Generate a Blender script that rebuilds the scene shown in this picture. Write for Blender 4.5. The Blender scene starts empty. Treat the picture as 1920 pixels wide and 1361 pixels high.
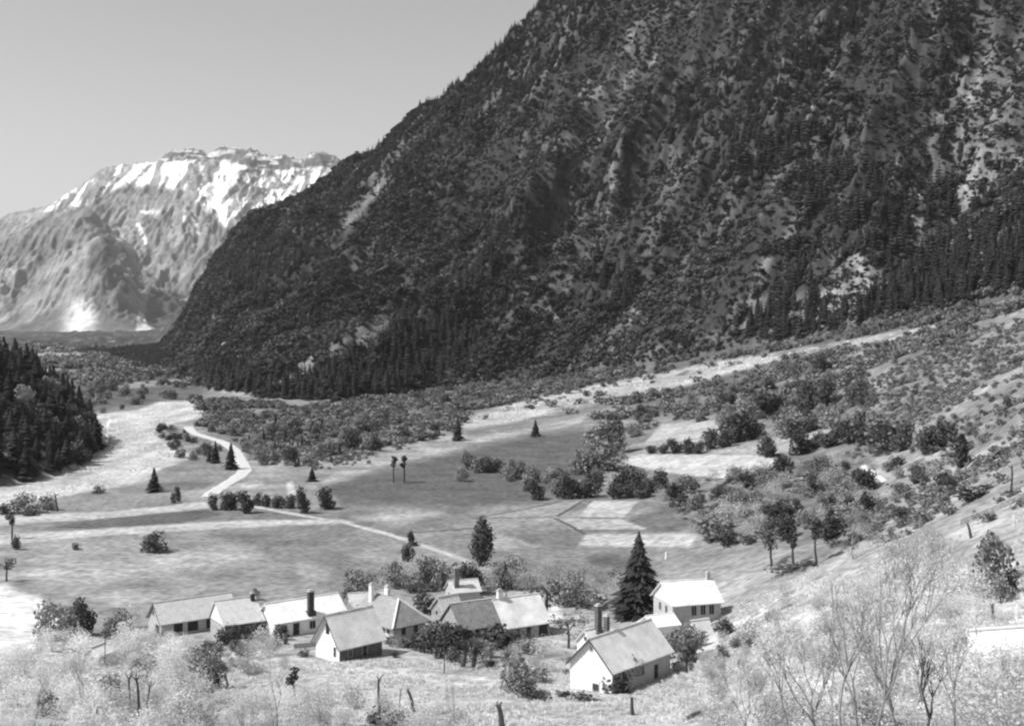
import bpy, math, random
import numpy as np
from math import radians, sin, cos, pi

# ------------------------------------------------------------------ camera, sky, sun
SC = bpy.context.scene
COL = SC.collection
F = 2318.0          # focal length in photo pixels (1920 wide)
CX, HY, HC = 960.0, 590.0, 60.0   # principal column, horizon row, eye height above valley floor
cam = bpy.data.cameras.new('camera')
cam_o = bpy.data.objects.new('camera', cam)
COL.objects.link(cam_o)
cam_o.location = (0, 0, HC)
cam_o.rotation_euler = (radians(90), 0, 0)
cam.sensor_width = 36.0
cam.lens = 36.0 * F / 1920.0
cam.shift_y = (HY - 680.5) / 1920.0
cam.clip_start = 0.5
cam.clip_end = 40000
SC.camera = cam_o

SUN_EL, SUN_AZ = radians(51), radians(-106)      # azimuth from +Y, clockwise
world = bpy.data.worlds.new('World')
SC.world = world
world.use_nodes = True
wn = world.node_tree
wn.nodes.clear()
sky = wn.nodes.new('ShaderNodeTexSky')
sky.sky_type = 'NISHITA'
sky.sun_disc = False
sky.sun_elevation = SUN_EL
sky.sun_rotation = SUN_AZ
sky.air_density = 1.0
sky.dust_density = 1.6
bw = wn.nodes.new('ShaderNodeRGBToBW')          # black and white photograph
bg = wn.nodes.new('ShaderNodeBackground')
bg.inputs['Strength'].default_value = 0.125
wo = wn.nodes.new('ShaderNodeOutputWorld')
wn.links.new(sky.outputs[0], bw.inputs[0])
wn.links.new(bw.outputs[0], bg.inputs[0])
wn.links.new(bg.outputs[0], wo.inputs[0])

sun = bpy.data.lights.new('sun', 'SUN')
sun.energy = 4.5
sun.angle = radians(0.6)
sun_o = bpy.data.objects.new('sun', sun)
COL.objects.link(sun_o)
sv = np.array([sin(SUN_AZ) * cos(SUN_EL), cos(SUN_AZ) * cos(SUN_EL), sin(SUN_EL)])
from mathutils import Vector, Matrix
sun_o.rotation_euler = Vector(sv).to_track_quat('Z', 'Y').to_euler()

SC.view_settings.view_transform = 'Standard'
SC.view_settings.look = 'None'
SC.view_settings.gamma = 1.0
SC.view_settings.exposure = 0.3
SC.view_settings.use_curve_mapping = False
SC.render.engine = 'CYCLES'
SC.cycles.use_denoising = True
SC.cycles.max_bounces = 6
SC.cycles.diffuse_bounces = 2
SC.cycles.volume_bounces = 1
SC.cycles.transparent_max_bounces = 4
SC.cycles.pixel_filter_type = 'BLACKMAN_HARRIS'
SC.cycles.filter_width = 2.3
random.seed(7)
rng = np.random.default_rng(11)

# ------------------------------------------------------------------ helpers
def tag(o, label=None, cat=None, group=None, kind=None):
    if label: o['label'] = label
    if cat: o['category'] = cat
    if group: o['group'] = group
    if kind: o['kind'] = kind
    return o

def mesh_np(name, V, Fc, mats=(), mi=None, smooth=False):
    """mesh from numpy arrays, faces all with the same corner count"""
    me = bpy.data.meshes.new(name)
    V = np.asarray(V, np.float32); Fc = np.asarray(Fc, np.int32)
    n, k = Fc.shape
    me.vertices.add(len(V)); me.vertices.foreach_set('co', V.ravel())
    me.loops.add(n * k); me.loops.foreach_set('vertex_index', Fc.ravel())
    me.polygons.add(n); me.polygons.foreach_set('loop_start', np.arange(0, n * k, k, dtype=np.int32))
    for m in mats: me.materials.append(m)
    if mi is not None: me.polygons.foreach_set('material_index', np.asarray(mi, np.int32))
    me.update(calc_edges=True)
    me.polygons.foreach_set('use_smooth', np.full(n, smooth))
    return me

def link(name, me, parent=None):
    o = bpy.data.objects.new(name, me)
    COL.objects.link(o)
    if parent is not None: o.parent = parent
    return o

def empty(name, loc, rz=0, sc=1.0):
    o = bpy.data.objects.new(name, None)
    COL.objects.link(o)
    o.location = loc; o.rotation_euler = (0, 0, rz)
    o.scale = (sc, sc, sc) if not hasattr(sc, '__len__') else sc
    return o

class MB:
    """collects polygons of any size into one mesh"""
    def __init__(s): s.v = []; s.f = []
    def poly(s, pts):
        i = len(s.v); s.v += [tuple(p) for p in pts]; s.f.append(tuple(range(i, i + len(pts))))
    def box(s, x0, x1, y0, y1, z0, z1):
        i = len(s.v)
        s.v += [(x0,y0,z0),(x1,y0,z0),(x1,y1,z0),(x0,y1,z0),(x0,y0,z1),(x1,y0,z1),(x1,y1,z1),(x0,y1,z1)]
        s.f += [tuple(i + k for k in q) for q in ((0,3,2,1),(4,5,6,7),(0,1,5,4),(1,2,6,5),(2,3,7,6),(3,0,4,7))]
    def slab(s, q, t):
        """quad q (4 pts) thickened downwards by t"""
        i = len(s.v)
        s.v += [tuple(p) for p in q] + [(p[0], p[1], p[2] - t) for p in q]
        n = len(q)
        s.f.append(tuple(i + k for k in range(n))); s.f.append(tuple(i + n + k for k in reversed(range(n))))
        for k in range(n):
            j = (k + 1) % n
            s.f.append((i + k, i + n + k, i + n + j, i + j))
    def tube(s, a, b, ra, rb, n=6):
        a = np.array(a, float); b = np.array(b, float); d = b - a
        L = np.linalg.norm(d); d /= max(L, 1e-6)
        h = np.array([0, 0, 1.]) if abs(d[2]) < .9 else np.array([1., 0, 0])
        u = np.cross(d, h); u /= np.linalg.norm(u); w = np.cross(d, u)
        i = len(s.v)
        for p, r in ((a, ra), (b, rb)):
            for k in range(n):
                t = 2 * pi * k / n
                s.v.append(tuple(p + r * (cos(t) * u + sin(t) * w)))
        for k in range(n):
            j = (k + 1) % n
            s.f.append((i + k, i + j, i + n + j, i + n + k))
        s.f.append(tuple(i + n + k for k in range(n)))
    def mesh(s, name, mat):
        me = bpy.data.meshes.new(name); me.from_pydata(s.v, [], s.f); me.materials.append(mat); me.update()
        return me
    def build(s, name, mat, parent=None): return link(name, s.mesh(name, mat), parent)

# ---- vectorised value noise
def _h(ix, iy, seed):
    n = (ix.astype(np.int64) * 374761393 + iy.astype(np.int64) * 668265263 + seed * 1442695041) & 0xffffffff
    n = ((n ^ (n >> 13)) * 1274126177) & 0xffffffff
    return ((n ^ (n >> 16)) & 0xffff) / 65535.0
def vnoise(x, y, seed=0):
    ix = np.floor(x); iy = np.floor(y); fx = x - ix; fy = y - iy
    fx = fx * fx * fx * (fx * (fx * 6 - 15) + 10); fy = fy * fy * fy * (fy * (fy * 6 - 15) + 10)
    a = _h(ix, iy, seed); b = _h(ix + 1, iy, seed); c = _h(ix, iy + 1, seed); d = _h(ix + 1, iy + 1, seed)
    return (a + (b - a) * fx) * (1 - fy) + (c + (d - c) * fx) * fy
def fbm(x, y, o=4, seed=0, g=.5):
    s = 0; a = 1; t = 0
    for i in range(o):
        s = s + a * vnoise(x, y, seed + i * 17); t += a; a *= g
        x, y = 1.9 * (x * .8 - y * .6) + 3.1, 1.9 * (x * .6 + y * .8) + 7.7
    return s / t
def ridged(x, y, o=4, seed=0, g=.55):
    s = 0; a = 1; t = 0
    for i in range(o):
        n = 1 - np.abs(2 * vnoise(x, y, seed + i * 17) - 1); s = s + a * n; t += a; a *= g
        x, y = 2.03 * (x * .9 - y * .436) + 1.3, 2.03 * (x * .436 + y * .9) + 5.1
    return s / t
def sstep(a, b, x):
    t = np.clip((x - a) / (b - a), 0, 1); return t * t * (3 - 2 * t)

# ------------------------------------------------------------------ terrain height field
# ground control points: picture column, picture row, distance -> height
CP = []
def cpix(px, py, Y): CP.append(((px - CX) / F * Y, Y, HC - (py - HY) / F * Y))
def cz(px, Y, Z): CP.append(((px - CX) / F * Y, Y, Z))
for px in (-600, -200, 150, 450, 750):
    for Y in (300, 380, 500, 700, 1000, 1700, 4500): cz(px, Y, 0)
for Y in (300, 380, 500): cz(960, Y, 0)
cz(960, 1700, 30); cz(1300, 1700, 90); cz(2000, 1700, 120); cz(1300, 4500, 100); cz(2600, 4500, 140)
for a in ((960,732,900),(1100,703,900),(1300,668,860),(1500,640,800),(1700,602,730),(1900,558,650),(2250,480,600),(2800,400,560),
          (1100,762,720),(900,800,650),(1300,742,700),(1300,800,560),(1500,760,560),(1500,862,400),(1300,882,430),(1300,962,350),
          (1100,962,372),(1450,1000,290),(1450,1060,245),(1600,960,290),(1700,702,520),(1700,800,400),(1800,872,300),
          (1920,640,440),(1920,762,310),(1920,900,215),(1920,1000,165),(1700,1000,215),(1700,1150,150),(1920,1150,125),
          (1850,1365,88),(1620,1372,88),(2250,900,170),(2350,1361,80),(1340,1190,217),(1200,1190,228),(1110,1290,179),
          (1110,1361,152),(1300,1361,135),(960,1361,150),(700,1361,152),(700,1250,196),(615,1237,204),(900,1200,226),
          (300,1187,228),(300,1262,190),(200,1361,142),(0,1361,137),(0,1200,214),(-350,1361,130),(-350,1200,214),
          (1450,1200,190),(1500,1361,110)):
    cpix(*a)
for px, Z in ((-600, 38), (200, 37.5), (960, 37.5), (1700, 38), (2600, 42)): cz(px, 60, Z)
for X in (-30, 0, 30): CP.append((X, 20, 52.5)); CP.append((X, 3, 58.0))
CP = np.array(CP)
def _uv(X, Y):
    Y = np.maximum(Y, 2.0)
    return np.clip(X / (Y + 60), -.62, .75) * 3.2, np.log(Y + 30)
_cu, _cv = _uv(CP[:, 0], CP[:, 1])
def _tk(r2): return r2 * np.log(r2 + 1e-9) * .5
def _fit():
    n = len(_cu)
    K = _tk((_cu[:, None] - _cu) ** 2 + (_cv[:, None] - _cv) ** 2) + np.eye(n) * 0.02
    P = np.c_[np.ones(n), _cu, _cv]
    A = np.block([[K, P], [P.T, np.zeros((3, 3))]])
    return np.linalg.solve(A, np.r_[CP[:, 2], 0, 0, 0])
_w = _fit()
def ground0(X, Y):
    X = np.asarray(X, float); Y = np.asarray(Y, float)
    sh = X.shape; X = X.ravel(); Y = Y.ravel(); out = np.empty(len(X))
    for i in range(0, len(X), 60000):
        u, v = _uv(X[i:i+60000], Y[i:i+60000])
        K = _tk((u[:, None] - _cu) ** 2 + (v[:, None] - _cv) ** 2)
        out[i:i+60000] = K @ _w[:-3] + _w[-3] + _w[-2] * u + _w[-1] * v
    return out.reshape(sh)

FOOT = np.array([(90,2500),(140,2100),(200,1700),(250,1450),(300,1280),(345,1120),(370,1040),(400,960),(500,880),(640,850),(720,890),(830,960),(900,960),
                 (1100,900),(1300,860),(1500,800),(1700,735),(1900,655),(2250,600),(2900,560)], float)
CREST = np.array([(90,652,2600),(140,649,2600),(200,645,2600),(250,641,2600),(290,634,2600),(304,625,2600),(318,608,2550),(330,596,2400),(350,570,2200),(372,532,2000),(400,488,1880),
                  (430,448,1820),(470,408,1780),(520,388,1740),(560,364,1720),(640,322,1680),(690,298,1650),(720,262,1620),(760,228,1600),
                  (800,198,1580),(870,150,1560),(920,112,1540),(960,70,1520),(1020,10,1500),(1150,-110,1460),(1400,-280,1410),
                  (1700,-330,1350),(2250,-330,1300),(2900,-250,1250)], float)
def mountain(X, Y):
    """height of the wooded mountain flank above everything, nan-free; 0 weight before its foot"""
    px = CX + X / np.maximum(Y, 1) * F
    wob = (fbm(X / 90, Y / 90, 3, 5) - .5)
    yf = np.interp(px, FOOT[:, 0], FOOT[:, 1]) * (1 + .05 * wob)
    yc = np.interp(px, CREST[:, 0], CREST[:, 2]); pc = np.interp(px, CREST[:, 0], CREST[:, 1])
    zc = np.maximum(HC - (pc - HY) / F * yc, 4)
    t = (Y - yf) / (yc - yf)
    tt = np.clip(t, 0, 1)
    zf = ground0(X, Y)
    g = tt * (.72 + .28 * tt)
    H = np.maximum(zc - zf * (1 - tt), 0) * g
    a = (X * .62 + Y * .78); b = (X * .78 - Y * .62)      # a runs up the flank, b across it
    bb = b + 40 * (fbm(X / 160, Y / 160, 3, 21) - .5)
    rn = ridged(bb / 95, a / 420, 4, 3) - .55
    fn = fbm(X / 45, Y / 45, 4, 9) - .5
    bump = np.sin(pi * np.clip(tt, 0, 1)) ** .6
    amp = np.clip(zc, 190, 520) * .17 * sstep(290, 420, px) + 1
    f3 = fbm(X / 13, Y / 13, 2, 19) - .5
    z = zf * (1 - tt) + H + bump * (rn * amp * 1.15 + (fn * 30 + f3 * 7) * (.1 + .9 * sstep(270, 420, px))) + np.where((t > .0), (fn * 16 + (fbm(X / 22, Y / 22, 2, 29) - .5) * 10) * (.15 + .85 * sstep(270, 420, px)) * np.clip(tt * 4, 0, 1), 0)
    z = z + (fbm(X / 24, Y / 24, 3, 33) - .45) * 16 * sstep(.7, .97, t) * (px < 1300)
    over = np.clip((t - 1), 0, None)
    z = z - over * zc * .35
    return z, t

HFOOT = np.array([(-900,380),(-300,410),(0,432),(100,458),(135,480),(190,545),(204,566)], float)
HTOP = np.array([(-900,500),(-300,560),(0,672),(60,706),(100,742),(140,778),(158,800),(176,826),(196,843),(204,846)], float)
def hill(X, Y):
    px = CX + X / np.maximum(Y, 1) * F
    yf = np.interp(px, HFOOT[:, 0], HFOOT[:, 1]); pt = np.interp(px, HTOP[:, 0], HTOP[:, 1])
    wd = np.interp(px, (-300, 100, 204), (170, 110, 30)); yc = yf + wd
    zc = HC - (pt - HY) / F * yc
    t = np.clip((Y - yf) / wd, 0, 1); s = np.clip((Y - yc) / 160, 0, 1)
    z = zc * (t ** .85) * (1 - s * s * (3 - 2 * s))
    z = np.where(px > 204, 0, z)
    return z + (fbm(X / 14, Y / 14, 3, 31) - .5) * 6 * np.clip(z / 12, 0, 1)

def ground(X, Y):
    X = np.asarray(X, float); Y = np.asarray(Y, float)
    z = ground0(X, Y)
    # small relief: hummocks on the hillside and fan, nearly none on the valley floor
    rough = np.clip(z / 14, .08, 1) * np.clip((Y - 40) / 80, 0, 1) * np.clip(1.6 - Y / 1200, .1, 1)
    z = z + (fbm(X / 9, Y / 9, 3, 41) - .5) * 1.5 * rough + (fbm(X / 34, Y / 34, 2, 43) - .5) * 3.2 * rough
    m, t = mountain(X, Y)
    z = np.where(t > 0, np.maximum(m, z * np.clip(1 - t, 0, 1)), z)
    z = np.where(Y > 5200, z - (Y - 5200) * .01, z)
    return z + hill(X, Y)

_YS = np.concatenate([np.arange(30, 120, 1.), np.arange(120, 700, 1.), np.arange(700, 2600, 4.), np.geomspace(2600, 5200, 60)])
def at_many(P):
    """picture points -> points on the ground (first hit)"""
    P = np.asarray(P, float); out = np.zeros((len(P), 3))
    for i in range(0, len(P), 200):
        q = P[i:i+200]
        Y = np.broadcast_to(_YS, (len(q), len(_YS)))
        X = (q[:, :1] - CX) / F * Y
        Z = HC - (q[:, 1:2] - HY) / F * Y
        d = ground(X, Y) - Z
        k = np.argmax(d > 0, axis=1); k = np.where(k == 0, len(_YS) - 1, k)
        r = np.arange(len(q)); d0 = d[r, k-1]; d1 = d[r, k]
        f = np.clip(-d0 / np.where(abs(d1 - d0) < 1e-9, 1, d1 - d0), 0, 1)
        y = _YS[k-1] + f * (_YS[k] - _YS[k-1])
        x = (q[:, 0] - CX) / F * y
        out[i:i+200] = np.c_[x, y, ground(x, y)]
    return out
def at(px, py): return at_many([(px, py)])[0]

# ------------------------------------------------------------------ materials (black and white place)
MATS = {}
def mat(name, tone, var=.25, scale=1.0, rough=.9, objvar=0.0, attr=None, fine=None, bump=0.0, trans=0.0, spec=.2):
    if name in MATS: return MATS[name]
    m = bpy.data.materials.new(name); m.use_nodes = True
    N = m.node_tree.nodes; Lk = m.node_tree.links; b = N['Principled BSDF']
    b.inputs['Roughness'].default_value = rough
    b.inputs['Specular IOR Level'].default_value = spec
    geo = N.new('ShaderNodeNewGeometry') if objvar == 0 else None
    tc = N.new('ShaderNodeTexCoord')
    co = geo.outputs['Position'] if geo else tc.outputs['Object']
    nz = N.new('ShaderNodeTexNoise'); nz.inputs['Scale'].default_value = scale; nz.inputs['Detail'].default_value = 6
    nz.inputs['Roughness'].default_value = .62
    Lk.new(co, nz.inputs['Vector'])
    mr = N.new('ShaderNodeMapRange'); mr.inputs['From Min'].default_value = .3; mr.inputs['From Max'].default_value = .7
    mr.inputs['To Min'].default_value = 1 - var; mr.inputs['To Max'].default_value = 1 + var
    Lk.new(nz.outputs['Fac'], mr.inputs['Value'])
    last = mr.outputs[0]
    def mul(a, c):
        k = N.new('ShaderNodeMath'); k.operation = 'MULTIPLY'; Lk.new(a, k.inputs[0])
        if isinstance(c, float): k.inputs[1].default_value = c
        else: Lk.new(c, k.inputs[1])
        return k.outputs[0]
    if fine:
        n2 = N.new('ShaderNodeTexNoise'); n2.inputs['Scale'].default_value = fine[0]; n2.inputs['Detail'].default_value = 4
        Lk.new(co, n2.inputs['Vector'])
        m2 = N.new('ShaderNodeMapRange'); m2.inputs['From Min'].default_value = .32; m2.inputs['From Max'].default_value = .68
        m2.inputs['To Min'].default_value = 1 - fine[1]; m2.inputs['To Max'].default_value = 1 + fine[1]
        Lk.new(n2.outputs['Fac'], m2.inputs['Value']); last = mul(last, m2.outputs[0])
    if objvar:
        oi = N.new('ShaderNodeObjectInfo'); m3 = N.new('ShaderNodeMapRange')
        m3.inputs['To Min'].default_value = 1 - objvar; m3.inputs['To Max'].default_value = 1 + objvar
        Lk.new(oi.outputs['Random'], m3.inputs['Value']); last = mul(last, m3.outputs[0])
    if attr:
        at_ = N.new('ShaderNodeAttribute'); at_.attribute_name = attr
        last = mul(last, at_.outputs['Fac'])
    last = mul(last, float(tone))
    cc = N.new('ShaderNodeCombineColor')
    for i in range(3): Lk.new(last, cc.inputs[i])
    Lk.new(cc.outputs[0], b.inputs['Base Color'])
    if bump:
        bp = N.new('ShaderNodeBump'); bp.inputs['Strength'].default_value = bump; bp.inputs['Distance'].default_value = .3
        Lk.new(nz.outputs['Fac'], bp.inputs['Height']); Lk.new(bp.outputs[0], b.inputs['Normal'])
    if trans:
        tr = N.new('ShaderNodeBsdfTranslucent'); mx = N.new('ShaderNodeMixShader'); mx.inputs[0].default_value = trans
        Lk.new(cc.outputs[0], tr.inputs[0]); Lk.new(b.outputs[0], mx.inputs[1]); Lk.new(tr.outputs[0], mx.inputs[2])
        Lk.new(mx.outputs[0], N['Material Output'].inputs['Surface'])
    MATS[name] = m
    return m

M_land = mat('land', 1.0, .28, .09, attr='tone', fine=(.5, .34), bump=.4)
M_farrock = mat('far rock', 1.0, .22, .006, attr='tone', fine=(.03, .25))
M_road = mat('pale gravel road', .5, .2, .5)
M_lane = mat('pale lane', .38, .35, .3)
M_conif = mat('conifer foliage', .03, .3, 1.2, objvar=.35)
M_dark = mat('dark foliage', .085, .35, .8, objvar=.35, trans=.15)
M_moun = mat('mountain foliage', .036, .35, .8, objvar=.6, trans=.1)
M_mid = mat('mid grey foliage', .24, .3, .8, objvar=.3, trans=.2)
M_shrub = mat('hillside shrub foliage', .19, .3, .8, objvar=.4, trans=.2)
M_pale = mat('pale spring foliage', .74, .15, .6, objvar=.2, trans=.5)
M_soft = mat('soft grey spring foliage', .5, .25, .6, objvar=.25, trans=.45)
M_grass = mat('pale grass', .72, .2, .6, objvar=.2, trans=.45)
M_bark = mat('dark bark', .07, .3, 3.0, objvar=.2)
M_greybark = mat('grey bark', .2, .3, 3.0, objvar=.2)
M_palebark = mat('pale bark', .34, .3, 3.0, objvar=.2)
M_white = mat('whitewashed wall', .8, .12, 1.4, fine=(8., .05))
M_grey = mat('grey rendered wall', .42, .14, 1.2, fine=(8., .08))
M_stone = mat('rough stone wall', .36, .35, 2.2, fine=(9., .25), bump=.5)
M_slate = mat('grey slate roof', .52, .14, .9, fine=(5., .16))
M_lslate = mat('pale slate roof', .68, .2, .45, fine=(5., .12))
M_wroof = mat('bleached roof', .8, .14, .45, fine=(5., .06))
M_droof = mat('dark old roof', .2, .3, .8, fine=(4., .3))
M_hip = mat('lichened slate roof', .27, .2, .9, fine=(5., .2))
M_dbrick = mat('near-black brick', .06, .3, 2.)  # even near-black tone over the whole chimney
M_shade = mat('painted shade masonry', .12, .3, 1.2, fine=(6., .25))  # shade of right-hand walls and chimneys put into the colour
M_popl = mat('poplar foliage', .1, .3, .8, objvar=.1, trans=.15)
M_open = mat('dark opening', .025, .2, 2.0, rough=.4)
M_trim = mat('white trim', .8, .05, 3.0)
M_dwood = mat('dark timber', .05, .3, 3.0)
M_rock = mat('pale rock', .5, .25, .5, fine=(3., .3))

# ------------------------------------------------------------------ land cover
def poly_mask(px, py, poly, soft):
    """1 inside a polygon of picture points, fading over soft pixels outside"""
    P = np.array(poly, float)
    x0, y0 = P.min(0) - soft; x1, y1 = P.max(0) + soft
    m = np.zeros(px.shape)
    sel = (px > x0) & (px < x1) & (py > y0) & (py < y1)
    if not sel.any(): return m
    x = px[sel]; y = py[sel]
    ins = np.zeros(len(x), bool); d = np.full(len(x), 1e9)
    for (ax, ay), (bx, by) in zip(P, np.roll(P, -1, 0)):
        if ay != by:
            c = ((ay > y) != (by > y)) & (x < (bx - ax) * (y - ay) / (by - ay) + ax); ins ^= c
        l2 = (bx - ax) ** 2 + (by - ay) ** 2 + 1e-9
        t = np.clip(((x - ax) * (bx - ax) + (y - ay) * (by - ay)) / l2, 0, 1)
        d = np.minimum(d, np.hypot(x - ax - t * (bx - ax), y - ay - t * (by - ay)))
    sd = np.where(ins, d, -d)
    m[sel] = sstep(-soft, soft * .6, sd)
    return m

RIVER = [(-60,985),(-60,925),(0,914),(110,893),(150,855),(196,846),(178,800),(158,780),(260,769),(302,753),(360,752),(440,762),(470,768),(420,770),(395,778),(345,790),
         (300,800),(285,812),(320,838),(362,856),(300,880),(275,900),(200,914),(100,934),(0,962)]
SCREE = [(850,806),(880,780),(950,762),(1050,738),(1200,705),(1400,670),(1560,645),(1640,629),(1790,604),(1795,612),(1650,640),(1540,656),
         (1400,690),(1250,732),(1110,758),(1010,780),(930,796)]
LOWPATH = [(600,905),(655,872),(730,848),(850,828),(1000,800),(1095,782),(1085,795),(900,828),(850,843),(720,872),(660,896),(612,912)]
FIELDS = [  # polygon, tone, softness, name
 ([(1205,835),(1240,796),(1368,787),(1386,798),(1330,824),(1290,834)], .40, 3),
 ([(1165,862),(1200,853),(1452,854),(1448,880),(1380,898),(1290,890),(1190,875)], .50, 3),
 ([(1290,848),(1400,830),(1500,812),(1560,805),(1500,838),(1452,851)], .34, 4),
 ([(1085,968),(1112,939),(1196,940),(1168,970)], .46, 2),
 ([(1072,992),(1052,973),(1160,972),(1212,991)], .36, 2),
 ([(935,968),(1050,940),(1092,938),(1044,968)], .30, 2),
 ([(1085,1022),(1100,1003),(1310,1000),(1292,1024)], .46, 5),
 ([(895,1012),(900,990),(1010,1024),(905,1032)], .33, 4),
 ([(90,988),(180,974),(385,955),(420,964),(330,982),(200,992)], .12, 2),
 ([(-60,988),(-60,968),(200,960),(385,941),(392,952),(180,972)], .46, 2),
 ([(-60,1026),(-60,1006),(150,994),(300,984),(470,975),(640,974),(664,979),(400,991),(200,1003)], .46, 2),
 ([(-300,1230),(-300,1086),(10,1098),(34,1112),(70,1118),(88,1140),(112,1152),(96,1190),(60,1222)], .56, 12),
 ([(600,912),(650,900),(740,880),(860,848),(1000,815),(1150,805),(1170,860),(1000,936),(880,945),(640,940)], .115, 12),
]
PATCH = [  # further ground tones
 ([(640,765),(830,712),(1100,685),(1360,635),(1560,610),(1900,540),(1960,560),(1790,602),(1560,640),(1200,700),(900,768),(640,785)], .12, 6),
 ([(-100,1130),(-100,990),(400,985),(640,990),(900,1060),(760,1095),(420,1105),(200,1130)], .232, 30),
 ([(400,1000),(640,985),(700,1010),(500,1030)], .160, 20),
 ([(60,1055),(300,1050),(430,1035),(480,1045),(300,1085),(60,1090)], .336, 25),
 ([(560,1060),(680,1075),(720,1092),(560,1078)], .352, 12),
 ([(640,940),(900,935),(930,950),(860,985),(780,1010),(640,975)], .160, 15),
 ([(660,968),(770,958),(830,962),(740,985)], .304, 10),
 ([(600,1050),(900,1060),(960,1100),(640,1110)], .192, 25),
 ([(780,1000),(900,990),(1300,1000),(1330,1060),(1200,1100),(950,1090)], .200, 15),
 ([(1105,1045),(1185,1043),(1190,1062),(1110,1063)], .112, 10),
 ([(1180,975),(1250,945),(1400,985),(1310,998),(1215,992)], .144, 8),
 ([(1200,1040),(1500,1040),(1560,1080),(1500,1170),(1360,1175),(1220,1120)], .232, 20),
 ([(640,880),(560,890),(480,895),(470,870),(560,860),(700,845),(850,800),(870,815),(760,845)], .288, 12),
 ([(380,790),(640,770),(860,730),(1050,715),(1000,745),(860,790),(700,830),(480,850)], .17, 14),
 ([(100,700),(380,660),(380,750),(300,755),(160,775),(150,740)], .104, 12),
 ([(165,730),(240,717),(382,708),(384,716),(250,727)], .256, 3),
 ([(330,705),(390,697),(392,703),(335,710)], .224, 3),
 ([(200,815),(300,812),(330,832),(290,840),(215,826)], .240, 6),
 ([(320,960),(360,900),(470,890),(560,905),(560,925),(470,935)], .240, 8),
 ([(280,925),(300,905),(400,903),(380,915)], .120, 5),
 ([(300,880),(380,860),(440,875),(420,900),(330,900)], .208, 8),
 ([(1150,700),(1640,650),(1600,760),(1400,780),(1180,760),(900,800)], .136, 15),
 ([(1420,700),(1520,660),(1800,620),(1920,580),(1920,720),(1700,790),(1560,790)], .208, 30),
 ([(1560,700),(1620,640),(1700,660),(1650,760)], .264, 15),
 ([(1750,760),(1920,560),(2100,500),(2100,960),(1920,960),(1740,900),(1650,880)], .30, 30),
 ([(1600,880),(1700,850),(1920,840),(1990,1100),(1900,1140),(1650,1010)], .33, 25),
 ([(1770,1000),(1960,900),(2000,1030),(1900,1060)], .496, 15),
 ([(1420,880),(1620,850),(1640,890),(1470,905)], .176, 8),
 ([(1250,920),(1600,900),(1640,1000),(1300,1000)], .192, 20),
 ([(-400,1500),(-400,1200),(300,1190),(640,1235),(1100,1290),(1360,1170),(1500,1100),(1650,1000),(1800,1080),(2300,1080),(2300,1500)], .45, 25),
 ([(840,1290),(1100,1320),(1260,1330),(1260,1361),(860,1400)], .400, 12),
 ([(200,1110),(1280,1110),(1350,1170),(1200,1300),(900,1260),(300,1200)], .288, 20),
 ([(970,1140),(1050,1135),(1050,1160),(990,1165)], .480, 8),
 ([(950,860),(985,850),(1000,862),(970,868)], .400, 2), ([(1020,822),(1045,815),(1060,824),(1030,828)], .400, 2),
 ([(875,868),(895,868),(900,885),(880,885)], .360, 3), ([(1030,832),(1050,830),(1050,840),(1034,840)], .400, 2),
 ([(537,905),(548,903),(556,928),(540,930)], .480, 3), ([(440,908),(480,900),(500,905),(470,914)], .440, 3),
]
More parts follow.
